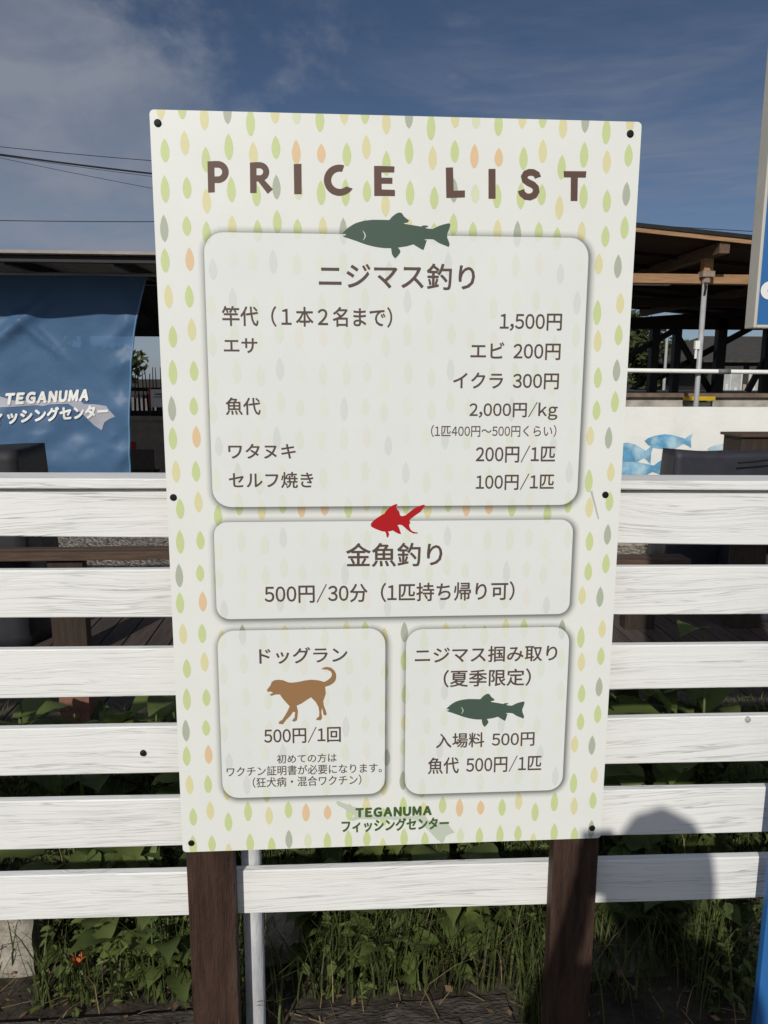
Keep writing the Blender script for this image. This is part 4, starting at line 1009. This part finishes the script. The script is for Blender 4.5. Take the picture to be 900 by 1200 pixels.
wire('thick black overhead cable crossing the cloud left of the sign', (-12.574, 30, 9.76), (-7.1, 30, 9.20), .032, 1.2)
wire('thin overhead wire just under the thick black cable', (-12.58, 30, 9.72), (-7.1, 30, 9.10), .009, 1.2)
wire('thin slack overhead wire sloping down below the thick cable', (-12.58, 30, 9.64), (-7.126, 30, 8.68), .009, 1.2)
wire('lowest overhead wire, level just above the shelter roof', (-12.766, 30, 7.40), (-7.086, 30, 7.45), .014, 0.8)
wire('thin overhead wire just above the pavilion roof at right', (12.03, 30, 7.65), (16.7, 30, 7.46), .014, 0.6)
wire('second thin wire close above the pavilion roof at right', (12.03, 30.3, 7.60), (16.7, 30.3, 7.33), .009, 0.6)

# ------------------------------------------------------------------ slabs, timbers
def rock_box(name, label, cat, x0, x1, y0, y1, z0, z1, mat, seed, rot=0.0, tilt=0.0, jag=0.012, shape=None):
    bm = bmesh.new(); bmesh.ops.create_cube(bm, size=1)
    bmesh.ops.scale(bm, vec=(x1 - x0, y1 - y0, z1 - z0), verts=bm.verts)
    bmesh.ops.subdivide_edges(bm, edges=list(bm.edges), cuts=7, use_grid_fill=True)
    for v in bm.verts:
        d = mnoise.noise_vector(v.co * 14 + Vector((seed, seed * 2, 0))) * jag
        v.co += d
        if shape: v.co = Vector(shape(v.co))
    me = bpy.data.meshes.new(name); bm.to_mesh(me); bm.free(); me.materials.append(mat)
    o = bpy.data.objects.new(name, me); COL.objects.link(o); o.location = ((x0 + x1) / 2, (y0 + y1) / 2, (z0 + z1) / 2); o.rotation_euler = (tilt, 0, rot)
    return tag(o, label, cat)
rock_box('concrete_block', 'pale concrete block in the weeds at the lower left corner', 'block', -1.22, -0.935, 0.36, 0.55, -0.03, 0.185, M['slab'], 1, 0.05)
rock_box('concrete_block', 'worn concrete block leaning behind the white pole', 'block', -0.325, -0.225, 0.37, 0.50, -0.03, 0.155, M['slab'], 2, 0.1)
rock_box('stone_slab', 'tapered stone slab lying in the grass right of the right post', 'slab', 0.61, 0.76, 0.27, 0.60, -0.03, 0.025, M['slab_dark'], 3, 0.0, 0.12, 0.006, lambda c: (c.x * (1 - 1.5 * (c.y + .17)), c.y, c.z))
rock_box('stone_slab', 'narrow stone slab hidden behind the right post', 'slab', 0.50, 0.59, 0.26, 0.5, -0.02, 0.05, M['slab_dark'], 4, 0.1, 0.1, 0.006)
rock_box('timber_edging', 'weathered timber edging on the ground left of the left post', 'timber', -1.1, -0.44, 0.10, 0.20, -0.08, 0.02, M['timber'], 5, 0.02, 0, 0.005)
rock_box('timber_edging', 'weathered timber edging on the ground between the two posts', 'timber', -0.24, 0.31, 0.10, 0.215, -0.08, 0.008, M['timber'], 6, 0.03, 0, 0.008)
rock_box('small_block', 'small reddish brown block on the deck behind left rails', 'block', -1.26, -1.14, 1.55, 1.68, 0.0, 0.285, M['terra'], 7, 0.0, 0, 0.004)

# ------------------------------------------------------------------ grass (uncountable)
r = random.Random(21)
def blade(mb_, x, y, z0, h, lean, az, w, r):
    d = Vector((math.cos(az), math.sin(az), 0)); s_ = Vector((-d.y, d.x, 0)) * w
    pts = [Vector((x, y, z0)) + d * lean * (t ** 2) * h + Vector((0, 0, h * (t - 0.25 * lean * t * t))) for t in (0, .4, .75, 1.0)]
    mb_.add([pts[0] - s_, pts[0] + s_, pts[1] - s_ * .9, pts[1] + s_ * .9, pts[2] - s_ * .6, pts[2] + s_ * .6, pts[3]], [(0, 1, 3, 2), (2, 3, 5, 4), (4, 5, 6)])
gr = MB()
def dens(x, y): return 0.5 + 0.9 * mnoise.noise((x * 3.3, y * 3.3, 2.2))
cnt = 0
while cnt < 21000:
    x = r.uniform(-2.2, 2.4); y = 0.12 + r.random() ** 1.4 * 1.6
    if r.random() > dens(x, y): continue
    if -0.25 < x < 0.32 and y < 0.235: continue
    if -1.0 < x < -0.45 and y < 0.25: continue
    if x > 0.45 and y < 0.22 and r.random() < .8: continue
    if x < -0.90 and y < 0.37: continue
    if -0.335 < x < -0.21 and y < 0.40 and r.random() < .85: continue
    if 0.50 < x < 0.80 and y < 0.42 and r.random() < .75: continue
    if -0.9 < x < -0.7 and 0.3 < y < .5 and r.random() < .75: continue
    h = r.uniform(.08, .26) * (1.0 + 0.3 * mnoise.noise((x * 2, y * 2, 5)))
    blade(gr, x, y, 0, h, r.uniform(.05, .9), r.uniform(0, 2 * PI), r.uniform(.0012, .0032), r); cnt += 1
tag(gr.build('grass', M['grass'], recalc=False), 'thin green grass growing under and behind the white fence', 'grass', kind='stuff')
st_ = MB()
for _ in range(420):
    x = r.uniform(-1.2, 1.2); y = r.uniform(.1, .9)
    if r.random() < .5: blade(st_, x, y, 0, r.uniform(.06, .3), r.uniform(.2, 1.2), r.uniform(0, 2 * PI), .0012, r)
    else:
        a = r.uniform(0, 2 * PI); q = Vector((x, y, r.uniform(.005, .02))); d = Vector((math.cos(a), math.sin(a), r.uniform(-.05, .15))) * r.uniform(.03, .1)
        w = Vector((-d.y, d.x, 0)).normalized() * .0014; st_.add([q - w, q + w, q + d + w, q + d - w], [(0, 1, 2, 3)])
tag(st_.build('dry_grass', M['straw'], recalc=False), 'scattered dry straw and stalks on the soil under the fence', 'grass', kind='stuff')

gc_ = MB(); r = random.Random(77)
for _ in range(11000):
    x = r.uniform(-2.0, 2.2); y = 0.12 + r.random() ** 1.4 * 1.5
    if mnoise.noise((x * 2.6, y * 2.6, 8.0)) < -0.2: continue
    if (-0.25 < x < 0.32 or x < -.43) and y < 0.23: continue
    if x < -0.9 and y < .37 or -0.335 < x < -0.21 and y < .4 or 0.52 < x < 0.8 and y < .45: continue
    z = r.random() ** 1.6 * 0.20; a = r.uniform(0, 2 * PI); L_ = r.uniform(.012, .042); w_ = L_ * r.uniform(.18, .42); e_ = r.uniform(-.5, .9)
    d = Vector((math.cos(a) * math.cos(e_), math.sin(a) * math.cos(e_), math.sin(e_))); s_ = Vector((-math.sin(a), math.cos(a), 0)); q = Vector((x, y, z))
    gc_.add([q, q + d * L_ * .4 + s_ * w_, q + d * L_ * .75 + s_ * w_ * .7, q + d * L_ - Vector((0, 0, L_ * .2)), q + d * L_ * .75 - s_ * w_ * .7, q + d * L_ * .4 - s_ * w_], [(0, 1, 2, 3), (0, 3, 4, 5)])
tag(gc_.build('ground_cover', M['leaf_weed'], recalc=False), 'mixed small leaves of ground cover among the grass by the fence', 'ground cover', kind='stuff')

lt = MB(); r = random.Random(5)
for _ in range(900):
    x = r.uniform(-1.4, 1.5); y = r.uniform(.02, .8); z = r.uniform(.004, .03); a = r.uniform(0, 2 * PI); L_ = r.uniform(.008, .03); w_ = L_ * r.uniform(.12, .4)
    d = Vector((math.cos(a), math.sin(a), r.uniform(-.2, .5))); s_ = Vector((-math.sin(a), math.cos(a), r.uniform(-.4, .4))); q = Vector((x, y, z))
    lt.add([q, q + d * L_ * .5 + s_ * w_, q + d * L_, q + d * L_ * .5 - s_ * w_], [(0, 1, 2, 3)])
tag(lt.build('leaf_litter', M['litter'], recalc=False), 'brown dead leaf litter scattered on the soil under the fence', 'leaf litter', kind='stuff')

# ------------------------------------------------------------------ weeds
def leaf_blade(mb_, base, az, el, L, w, curl, r, fold=0.25):
    d = Vector((math.cos(az), math.sin(az), 0)); s_ = Vector((-d.y, d.x, 0)); pts = []; e_ = el; q = Vector(base); n_ = 7
    prof = [.12, .55, .9, 1.0, .86, .55, .22, 0.02]
    ring = []
    for i in range(n_ + 1):
        up = Vector((0, 0, 1)) * math.cos(e_) - d * math.sin(e_)
        ww = w * prof[i] * (1 + r.uniform(-.08, .08))
        rip = r.uniform(-.1, .1) * w
        ring.append((q - s_ * ww + up * (ww * fold + rip), q.copy(), q + s_ * ww + up * (ww * fold - rip)))
        q = q + (d * math.cos(e_) + Vector((0, 0, math.sin(e_)))) * (L / n_); e_ -= curl / n_
    b0 = len(mb_.v)
    vs2 = [p_ for R_ in ring for p_ in R_]; fs2 = []
    for i in range(n_): fs2 += [(i * 3, i * 3 + 1, i * 3 + 4, i * 3 + 3), (i * 3 + 1, i * 3 + 2, i * 3 + 5, i * 3 + 4)]
    mb_.add(vs2, fs2)
def weed(seed, n_, L, w, hgt, kind='dock'):
    r = random.Random(seed); t = thing('broadleaf_weed', 'weed', 'plant', (0, 0, 0), 'broad leaved weeds behind the fence')
    lv = MB(); st2 = MB()
    for i in range(n_):
        az = r.uniform(0, 2 * PI); f = (i + .5) / n_; z = hgt * f * r.uniform(.8, 1.1)
        if kind == 'dock':
            bx_ = Vector((math.cos(az) * .02, math.sin(az) * .02, z * .25)); tip = bx_ + Vector((math.cos(az) * .06, math.sin(az) * .06, z * .6))
            st2.tube([bx_ * 0.3, (bx_ + tip) / 2 + Vector((0, 0, .02)), tip], [.0035, .003, .002], 5)
            leaf_blade(lv, tip, az, r.uniform(.35, 1.25), L * r.uniform(.7, 1.15), w * r.uniform(.75, 1.1), r.uniform(.7, 1.7), r)
        else:
            bx_ = Vector((r.uniform(-.03, .03), r.uniform(-.03, .03), z))
            leaf_blade(lv, bx_, az, r.uniform(.0, .7), L * r.uniform(.6, 1.1), w * r.uniform(.7, 1.1), r.uniform(.3, 1.2), r)
    st2.tube([(0, 0, -.02), (.01, .0, hgt * .5), (0, .01, hgt)], [.006, .005, .003], 6)
    lo = lv.build('foliage', M['leaf_weed'], t, smooth=True, recalc=False); st2.build('stem', M['leaf_weed'], t, smooth=True)
    return t
protos = [weed(1, 11, .22, .052, .22), weed(2, 13, .17, .06, .34, 'stalk'), weed(3, 9, .26, .045, .18), weed(4, 16, .13, .045, .42, 'stalk'), weed(5, 12, .2, .065, .30)]
spots = [  # x, y, proto, scale, rotation, label
    (-0.80, 0.47, 4, .75, .3, 'broad leaved weed drooping beside the concrete block at lower left'),
    (-0.68, 0.50, 0, .9, 1.3, 'broad leaved weed behind the grass left of the left post'),
    (-0.98, 0.95, 3, 1.0, 2.2, 'dark leafy weed behind the lowest rails at far left'),
    (-0.62, 0.85, 1, .95, .9, 'tall leafy weed behind the lowest rail left of the left post'),
    (-0.80, 1.25, 4, 1.1, 4.0, 'big leafy weed in shade near the small brown block'),
    (-1.05, 1.42, 0, 1.2, 5.0, 'sharp leaved plant growing at the deck edge by the brown block'),
    (-0.12, 0.55, 2, .95, .5, 'long leaved weed just right of the white pole'),
    (0.05, 0.62, 1, .8, 2.5, 'leafy weed in the middle of the grass between the posts'),
    (0.20, 0.50, 0, .85, 3.6, 'low broad leaved weed behind the timber edging between the posts'),
    (0.14, 0.95, 3, 1.0, 1.1, 'dark leafy weed under the lower edge of the board'),
    (-0.15, 1.0, 4, 1.0, 2.9, 'bushy weed behind the board bottom near the white pole'),
    (0.34, 0.80, 4, .95, 5.2, 'bushy weed in shade behind the right post'),
    (0.54, 0.48, 2, .8, 4.4, 'sunlit broad leaved weed close right of the right post'),
    (0.80, 0.55, 1, .7, 0.2, 'sunlit leafy weed in the bright grass at lower right'),
    (0.95, 0.60, 0, .8, 1.9, 'leafy weed in shade at the lower right edge'),
    (0.78, 1.05, 3, 1.25, 3.3, 'weed with pale leaves behind the third gap at right'),
    (1.05, 1.20, 1, 1.35, 5.7, 'tall broad leaved weed filling the gap beside the right rails'),
    (0.98, 0.85, 4, 1.1, 0.7, 'broad leaved weed behind the two lowest rails at right'),
    (1.30, 1.25, 3, 1.25, 2.0, 'weed with upright leaves at the far right behind the rails'),
    (0.62, 0.95, 4, 1.1, 4.9, 'leafy weed behind the rails close to the right edge of the board')]
spots += [
    (-0.58, 0.36, 4, .62, 5.1, 'low broad leaved weed left of the left post foot'),
    (-0.74, 0.62, 1, .8, 3.0, 'leafy weed hanging under the lowest rail above the orange flower'),
    (-0.50, 0.62, 3, .8, 0.4, 'leafy weed close behind the left post'),
    (-0.28, 0.72, 3, .8, 4.2, 'leafy weed behind the concrete block at the white pole'),
    (0.00, 0.40, 2, .62, 2.0, 'long leaved weed in the grass before the middle weeds'),
    (0.28, 0.40, 1, .5, 1.4, 'small leafy weed left of the right post foot'),
    (0.12, 0.72, 4, .9, 0.1, 'broad leaved weed just under the middle of the lowest rail'),
    (-0.05, 0.78, 0, 1.0, 3.9, 'large leaved weed behind the grass right of the white pole'),
    (0.66, 0.70, 1, .85, 2.6, 'leafy weed standing behind the tapered stone slab'),
    (0.92, 0.42, 4, .6, 3.1, 'low broad leaved weed beside the foot of the blue post'),
    (0.70, 1.20, 4, 1.55, 1.2, 'high broad leaved weed behind the middle rails beside the board'),
    (0.90, 1.35, 1, 1.5, 3.4, 'high leafy weed behind the middle rails at right'),
    (1.20, 1.05, 4, 1.45, 5.5, 'high weed with big leaves at the right edge behind the rails'),
    (-1.25, 1.15, 1, 1.3, 4.4, 'dark leafy weed at the far left edge behind the lower rails'),
    (-0.95, 1.38, 2, 1.3, 0.9, 'long leaved plant right of the small brown block')]
spots += [
    (-0.66, 0.40, 0, .72, 2.2, 'broad leaved weed right of the orange flower'),
    (-0.90, 0.62, 4, .95, 1.7, 'broad leaved weed above the concrete block at lower left'),
    (-0.15, 0.44, 4, .62, 4.0, 'low broad leaved weed in the grass right of the white pole foot'),
    (0.10, 0.46, 1, .62, 5.0, 'leafy weed standing before the middle of the grass'),
    (0.22, 0.62, 4, .9, 2.4, 'broad leaved weed in the grass left of the right post'),
    (0.84, 0.72, 4, .95, 3.9, 'broad leaved weed behind the lowest rail near the blue post'),
    (0.72, 0.50, 1, .62, 0.9, 'leafy weed beside the bright grass tuft at lower right'),
    (-0.40, 1.05, 4, 1.2, 2.7, 'big leafy weed in the dark gap behind the left post'),
    (-0.70, 1.10, 3, 1.2, 5.5, 'tall leafy weed in the dark gap left of the board'),
    (0.52, 1.10, 1, 1.3, 0.3, 'tall leafy weed just right of the board edge'),
    (0.00, 1.10, 4, 1.15, 3.3, 'wide leafy weed under the board middle')]
spots += [
    (-0.60, 0.30, 3, .5, 2.9, 'small upright leafy weed at the timber edging near the left post'),
    (0.02, 0.33, 4, .5, 1.2, 'low broad leaved weed at the timber edging between the posts'),
    (0.16, 0.36, 0, .55, 5.6, 'sharp leaved weed at the timber edging near the middle'),
    (0.83, 0.45, 4, .62, 2.2, 'broad leaved weed in the sunlit tuft near the blue post')]
used = set()
for x, y, k, s_, rz_, lab in spots:
    o = protos[k] if k not in used else copy_tree(protos[k])
    used.add(k); o.location = (x, y, 0); o.scale = (s_, s_, s_ * (1.05 if y < .8 else 1.15)); o.rotation_euler = (0, 0, rz_); o['label'] = lab

# orange withered flower
of = thing('orange_flower', 'small orange flower among the weeds at lower left', 'flower', (-0.80, 0.31, 0)); r = random.Random(3)
p = MB()
for i in range(5): leaf_blade(p, (-0.80, 0.31, 0.066), i * 1.26, 1.2, .04, .009, .5, r)
p.build('petals', M['orange'], of, recalc=False)
p = MB(); p.tube([(-0.81, 0.33, 0.0), (-0.803, .315, .04), (-0.80, 0.31, 0.067)], .0015, 5); p.build('stem', M['leaf_weed'], of)

# ------------------------------------------------------------------ the photographer, whose shadow falls on the fence
def skin(name, V, E, mat, parent, root=0, sub=2):
    off = Vector((0, 0, 0)); q = parent
    while q is not None: off = off + Vector(q.location); q = q.parent
    keys = list(V); idx = {k_: i for i, k_ in enumerate(keys)}
    me = bpy.data.meshes.new(name + '_skeleton'); me.from_pydata([Vector(V[k_][0]) - off for k_ in keys], [(idx[a], idx[b2]) for a, b2 in E], [])
    o = bpy.data.objects.new(name + '_skeleton', me); COL.objects.link(o)
    md = o.modifiers.new('skin', 'SKIN'); md.use_smooth_shade = True
    for i, k_ in enumerate(keys):
        rr_ = V[k_][1]; rr_ = rr_ if isinstance(rr_, tuple) else (rr_, rr_)
        me.skin_vertices[0].data[i].radius = rr_; me.skin_vertices[0].data[i].use_root = (i == root)
    sb = o.modifiers.new('sub', 'SUBSURF'); sb.levels = sub; sb.render_levels = sub
    bpy.context.view_layer.update()
    m2 = bpy.data.meshes.new_from_object(o.evaluated_get(bpy.context.evaluated_depsgraph_get())); m2.name = name
    bpy.data.objects.remove(o); bpy.data.meshes.remove(me)
    m2.materials.clear(); m2.materials.append(mat)
    for q2 in m2.polygons: q2.use_smooth = True
    ob = bpy.data.objects.new(name, m2); COL.objects.link(ob); ob.parent = parent; return ob
PXo, PYo = -0.112, -1.93
per = thing('person', 'person standing before the fence holding up a phone, seen only as shadow', 'person', (PXo, PYo, 0))
M['skin'] = pbr('skin', (0.48, 0.30, 0.22), 0.55, 0.08, 10); M['hair'] = pbr('dark_hair', (0.015, 0.012, 0.01), 0.5, 0.3, 60, stretch=(1, 1, .1))
M['shirt'] = pbr('grey_shirt', (0.16, 0.17, 0.19), 0.85, 0.12, 30); M['trousers'] = pbr('dark_trousers', (0.03, 0.035, 0.05), 0.85, 0.15, 30); M['shoe'] = pbr('shoe', (0.05, 0.045, 0.04), 0.6, 0.1)
def PP(x, y, z): return (PXo + x, PYo + y, z)
phx = -0.1232 + 0.046 - PXo          # phone centre offset
Vb = {'pelvis': (PP(0, 0, .95), (.15, .105)), 'belly': (PP(0, .01, 1.12), (.135, .10)), 'chest': (PP(0, 0, 1.33), (.155, .11)), 'neckb': (PP(0, 0, 1.49), (.07, .065)), 'neck': (PP(0, .02, 1.56), .052),
      'jaw': (PP(0, .055, 1.62), (.058, .075)), 'head': (PP(0, .045, 1.705), (.076, .094)), 'crown': (PP(0, .035, 1.765), (.055, .07))}
Eb = [('pelvis', 'belly'), ('belly', 'chest'), ('chest', 'neckb'), ('neckb', 'neck'), ('neck', 'jaw'), ('jaw', 'head'), ('head', 'crown')]
HND = {}
for s_, n_ in ((-1, 'L'), (1, 'R')):
    Vb.update({'sh' + n_: (PP(.175 * s_, -.005, 1.44), .058), 'ua' + n_: (PP(.215 * s_, .06, 1.29), .047), 'el' + n_: (PP(.235 * s_ + .0, .13, 1.18), .040), 'fa' + n_: (PP(.15 * s_, .23, 1.32), .037),
               'wr' + n_: (PP(phx - .037 + .066 * s_, .335, 1.448), (.024, .030)), 'pm' + n_: (PP(phx - .037 + .056 * s_, .352, 1.492), (.016, .034)),
               'hip' + n_: (PP(.09 * s_, 0, .88), .092), 'th' + n_: (PP(.1 * s_, .01, .68), .076), 'kn' + n_: (PP(.105 * s_, .015, .49), .056), 'ca' + n_: (PP(.105 * s_, -.005, .33), .052), 'an' + n_: (PP(.105 * s_, -.01, .09), .037), 'ft' + n_: (PP(.115 * s_, .07, .045), (.042, .034)), 'to' + n_: (PP(.125 * s_, .16, .03), (.036, .024))})
    Eb += [('chest', 'sh' + n_), ('sh' + n_, 'ua' + n_), ('ua' + n_, 'el' + n_), ('el' + n_, 'fa' + n_), ('fa' + n_, 'wr' + n_), ('wr' + n_, 'pm' + n_), ('pelvis', 'hip' + n_), ('hip' + n_, 'th' + n_), ('th' + n_, 'kn' + n_), ('kn' + n_, 'ca' + n_), ('ca' + n_, 'an' + n_), ('an' + n_, 'ft' + n_), ('ft' + n_, 'to' + n_)]
    # four fingers wrap behind the phone's edge, thumb on the screen side
    for fi in range(4):
        zf = 1.505 + fi * 0.0165 - 0.012; ln = (.9, 1.0, .96, .78)[3 - fi]
        k0 = f'f{n_}{fi}'
        Vb[k0 + 'a'] = (PP(phx - .037 + .052 * s_, .372, zf), .0088); Vb[k0 + 'b'] = (PP(phx - .037 + .045 * s_, .408, zf + .002), .0082); Vb[k0 + 'c'] = (PP(phx - .037 + (.045 - .026 * ln) * s_, .416, zf + .003), .0072)
        Eb += [('pm' + n_, k0 + 'a'), (k0 + 'a', k0 + 'b'), (k0 + 'b', k0 + 'c')]
    Vb[f't{n_}a'] = (PP(phx - .037 + .045 * s_, .352, 1.515), .0105); Vb[f't{n_}b'] = (PP(phx - .037 + .026 * s_, .368, 1.538), .0085)
    Eb += [('pm' + n_, f't{n_}a'), (f't{n_}a', f't{n_}b')]
skin('body', Vb, Eb, M['skin'], per)
ks = ['belly', 'chest', 'neckb']; Vs = {k_: (Vb[k_][0], tuple(c + .016 for c in (Vb[k_][1] if isinstance(Vb[k_][1], tuple) else (Vb[k_][1],) * 2))) for k_ in ['belly', 'chest', 'shL', 'uaL', 'elL', 'faL', 'shR', 'uaR', 'elR', 'faR']}
Vs['hem'] = (PP(0, 0, .90), (.172, .128)); Vs['collar'] = (PP(0, 0, 1.485), (.078, .074))
skin('shirt', Vs, [('belly', 'chest'), ('belly', 'hem'), ('chest', 'collar')] + [e2 for n_ in 'LR' for e2 in (('chest', 'sh' + n_), ('sh' + n_, 'ua' + n_), ('ua' + n_, 'el' + n_), ('el' + n_, 'fa' + n_))], M['shirt'], per)
Vt = {k_: (Vb[k_][0], tuple(c + .018 for c in (Vb[k_][1] if isinstance(Vb[k_][1], tuple) else (Vb[k_][1],) * 2))) for k_ in ['pelvis'] + [a + n_ for n_ in 'LR' for a in ('hip', 'th', 'kn', 'ca', 'an')]}
skin('trousers', Vt, [e2 for n_ in 'LR' for e2 in (('pelvis', 'hip' + n_), ('hip' + n_, 'th' + n_), ('th' + n_, 'kn' + n_), ('kn' + n_, 'ca' + n_), ('ca' + n_, 'an' + n_))], M['trousers'], per)
for n_ in 'LR':
    skin('shoe', {k_: (Vb[k_ + n_][0], tuple(c + .014 for c in (Vb[k_ + n_][1] if isinstance(Vb[k_ + n_][1], tuple) else (Vb[k_ + n_][1],) * 2))) for k_ in ('ft', 'to')}, [('ft', 'to')], M['shoe'], per)
def ball(name, c, s_, mat, cut=None, seed=0):
    bm = bmesh.new(); bmesh.ops.create_uvsphere(bm, u_segments=28, v_segments=18, radius=1)
    if cut: bmesh.ops.delete(bm, geom=[v for v in bm.verts if cut(v.co)], context='VERTS')
    for v in bm.verts: v.co = Vector((v.co.x * s_[0], v.co.y * s_[1], v.co.z * s_[2])) * (1 + .05 * mnoise.noise(v.co * 4 + Vector((seed, 0, 0))))
    me = bpy.data.meshes.new(name); bm.to_mesh(me); bm.free(); me.materials.append(mat)
    for q in me.polygons: q.use_smooth = True
    o = bpy.data.objects.new(name, me); COL.objects.link(o); o.parent = per; o.location = Vector(c) - Vector(per.location); return o
ball('hair', PP(-0.004, .0, 1.684), (.127, .122, .196), M['hair'], lambda c: c.y > .62 and c.z < .45 or c.z < -.9, 2)
ball('nose', PP(0, .148, 1.66), (.013, .018, .022), M['skin'])
for s_ in (-1, 1):
    ball('ear', PP(.085 * s_, .035, 1.675), (.012, .022, .034), M['skin']); ball('eye', PP(.032 * s_, .125, 1.69), (.013, .010, .009), M['black'])
ball('mouth', PP(0, .138, 1.622), (.024, .008, .006), pbr('lips', (.35, .14, .12), .5, .05))
ph = thing('phone', 'dark phone held up towards the board by the person', 'phone', (-0.16, -1.512, 1.52))
p = MB(); Mx = Matrix.Translation((-0.1232 + .012, -1.512, 1.496)) @ Matrix.Rotation(math.radians(-10), 4, 'X')
p.box(-.037, .037, -.004, .004, -.074, .074, Mx); p.build('phone_body', M['dark_steel'], ph, bevel=.0025)
p = MB(); p.box(-.034, .034, -.0048, -.0044, -.071, .071, Mx); p.build('screen', M['black'], ph)
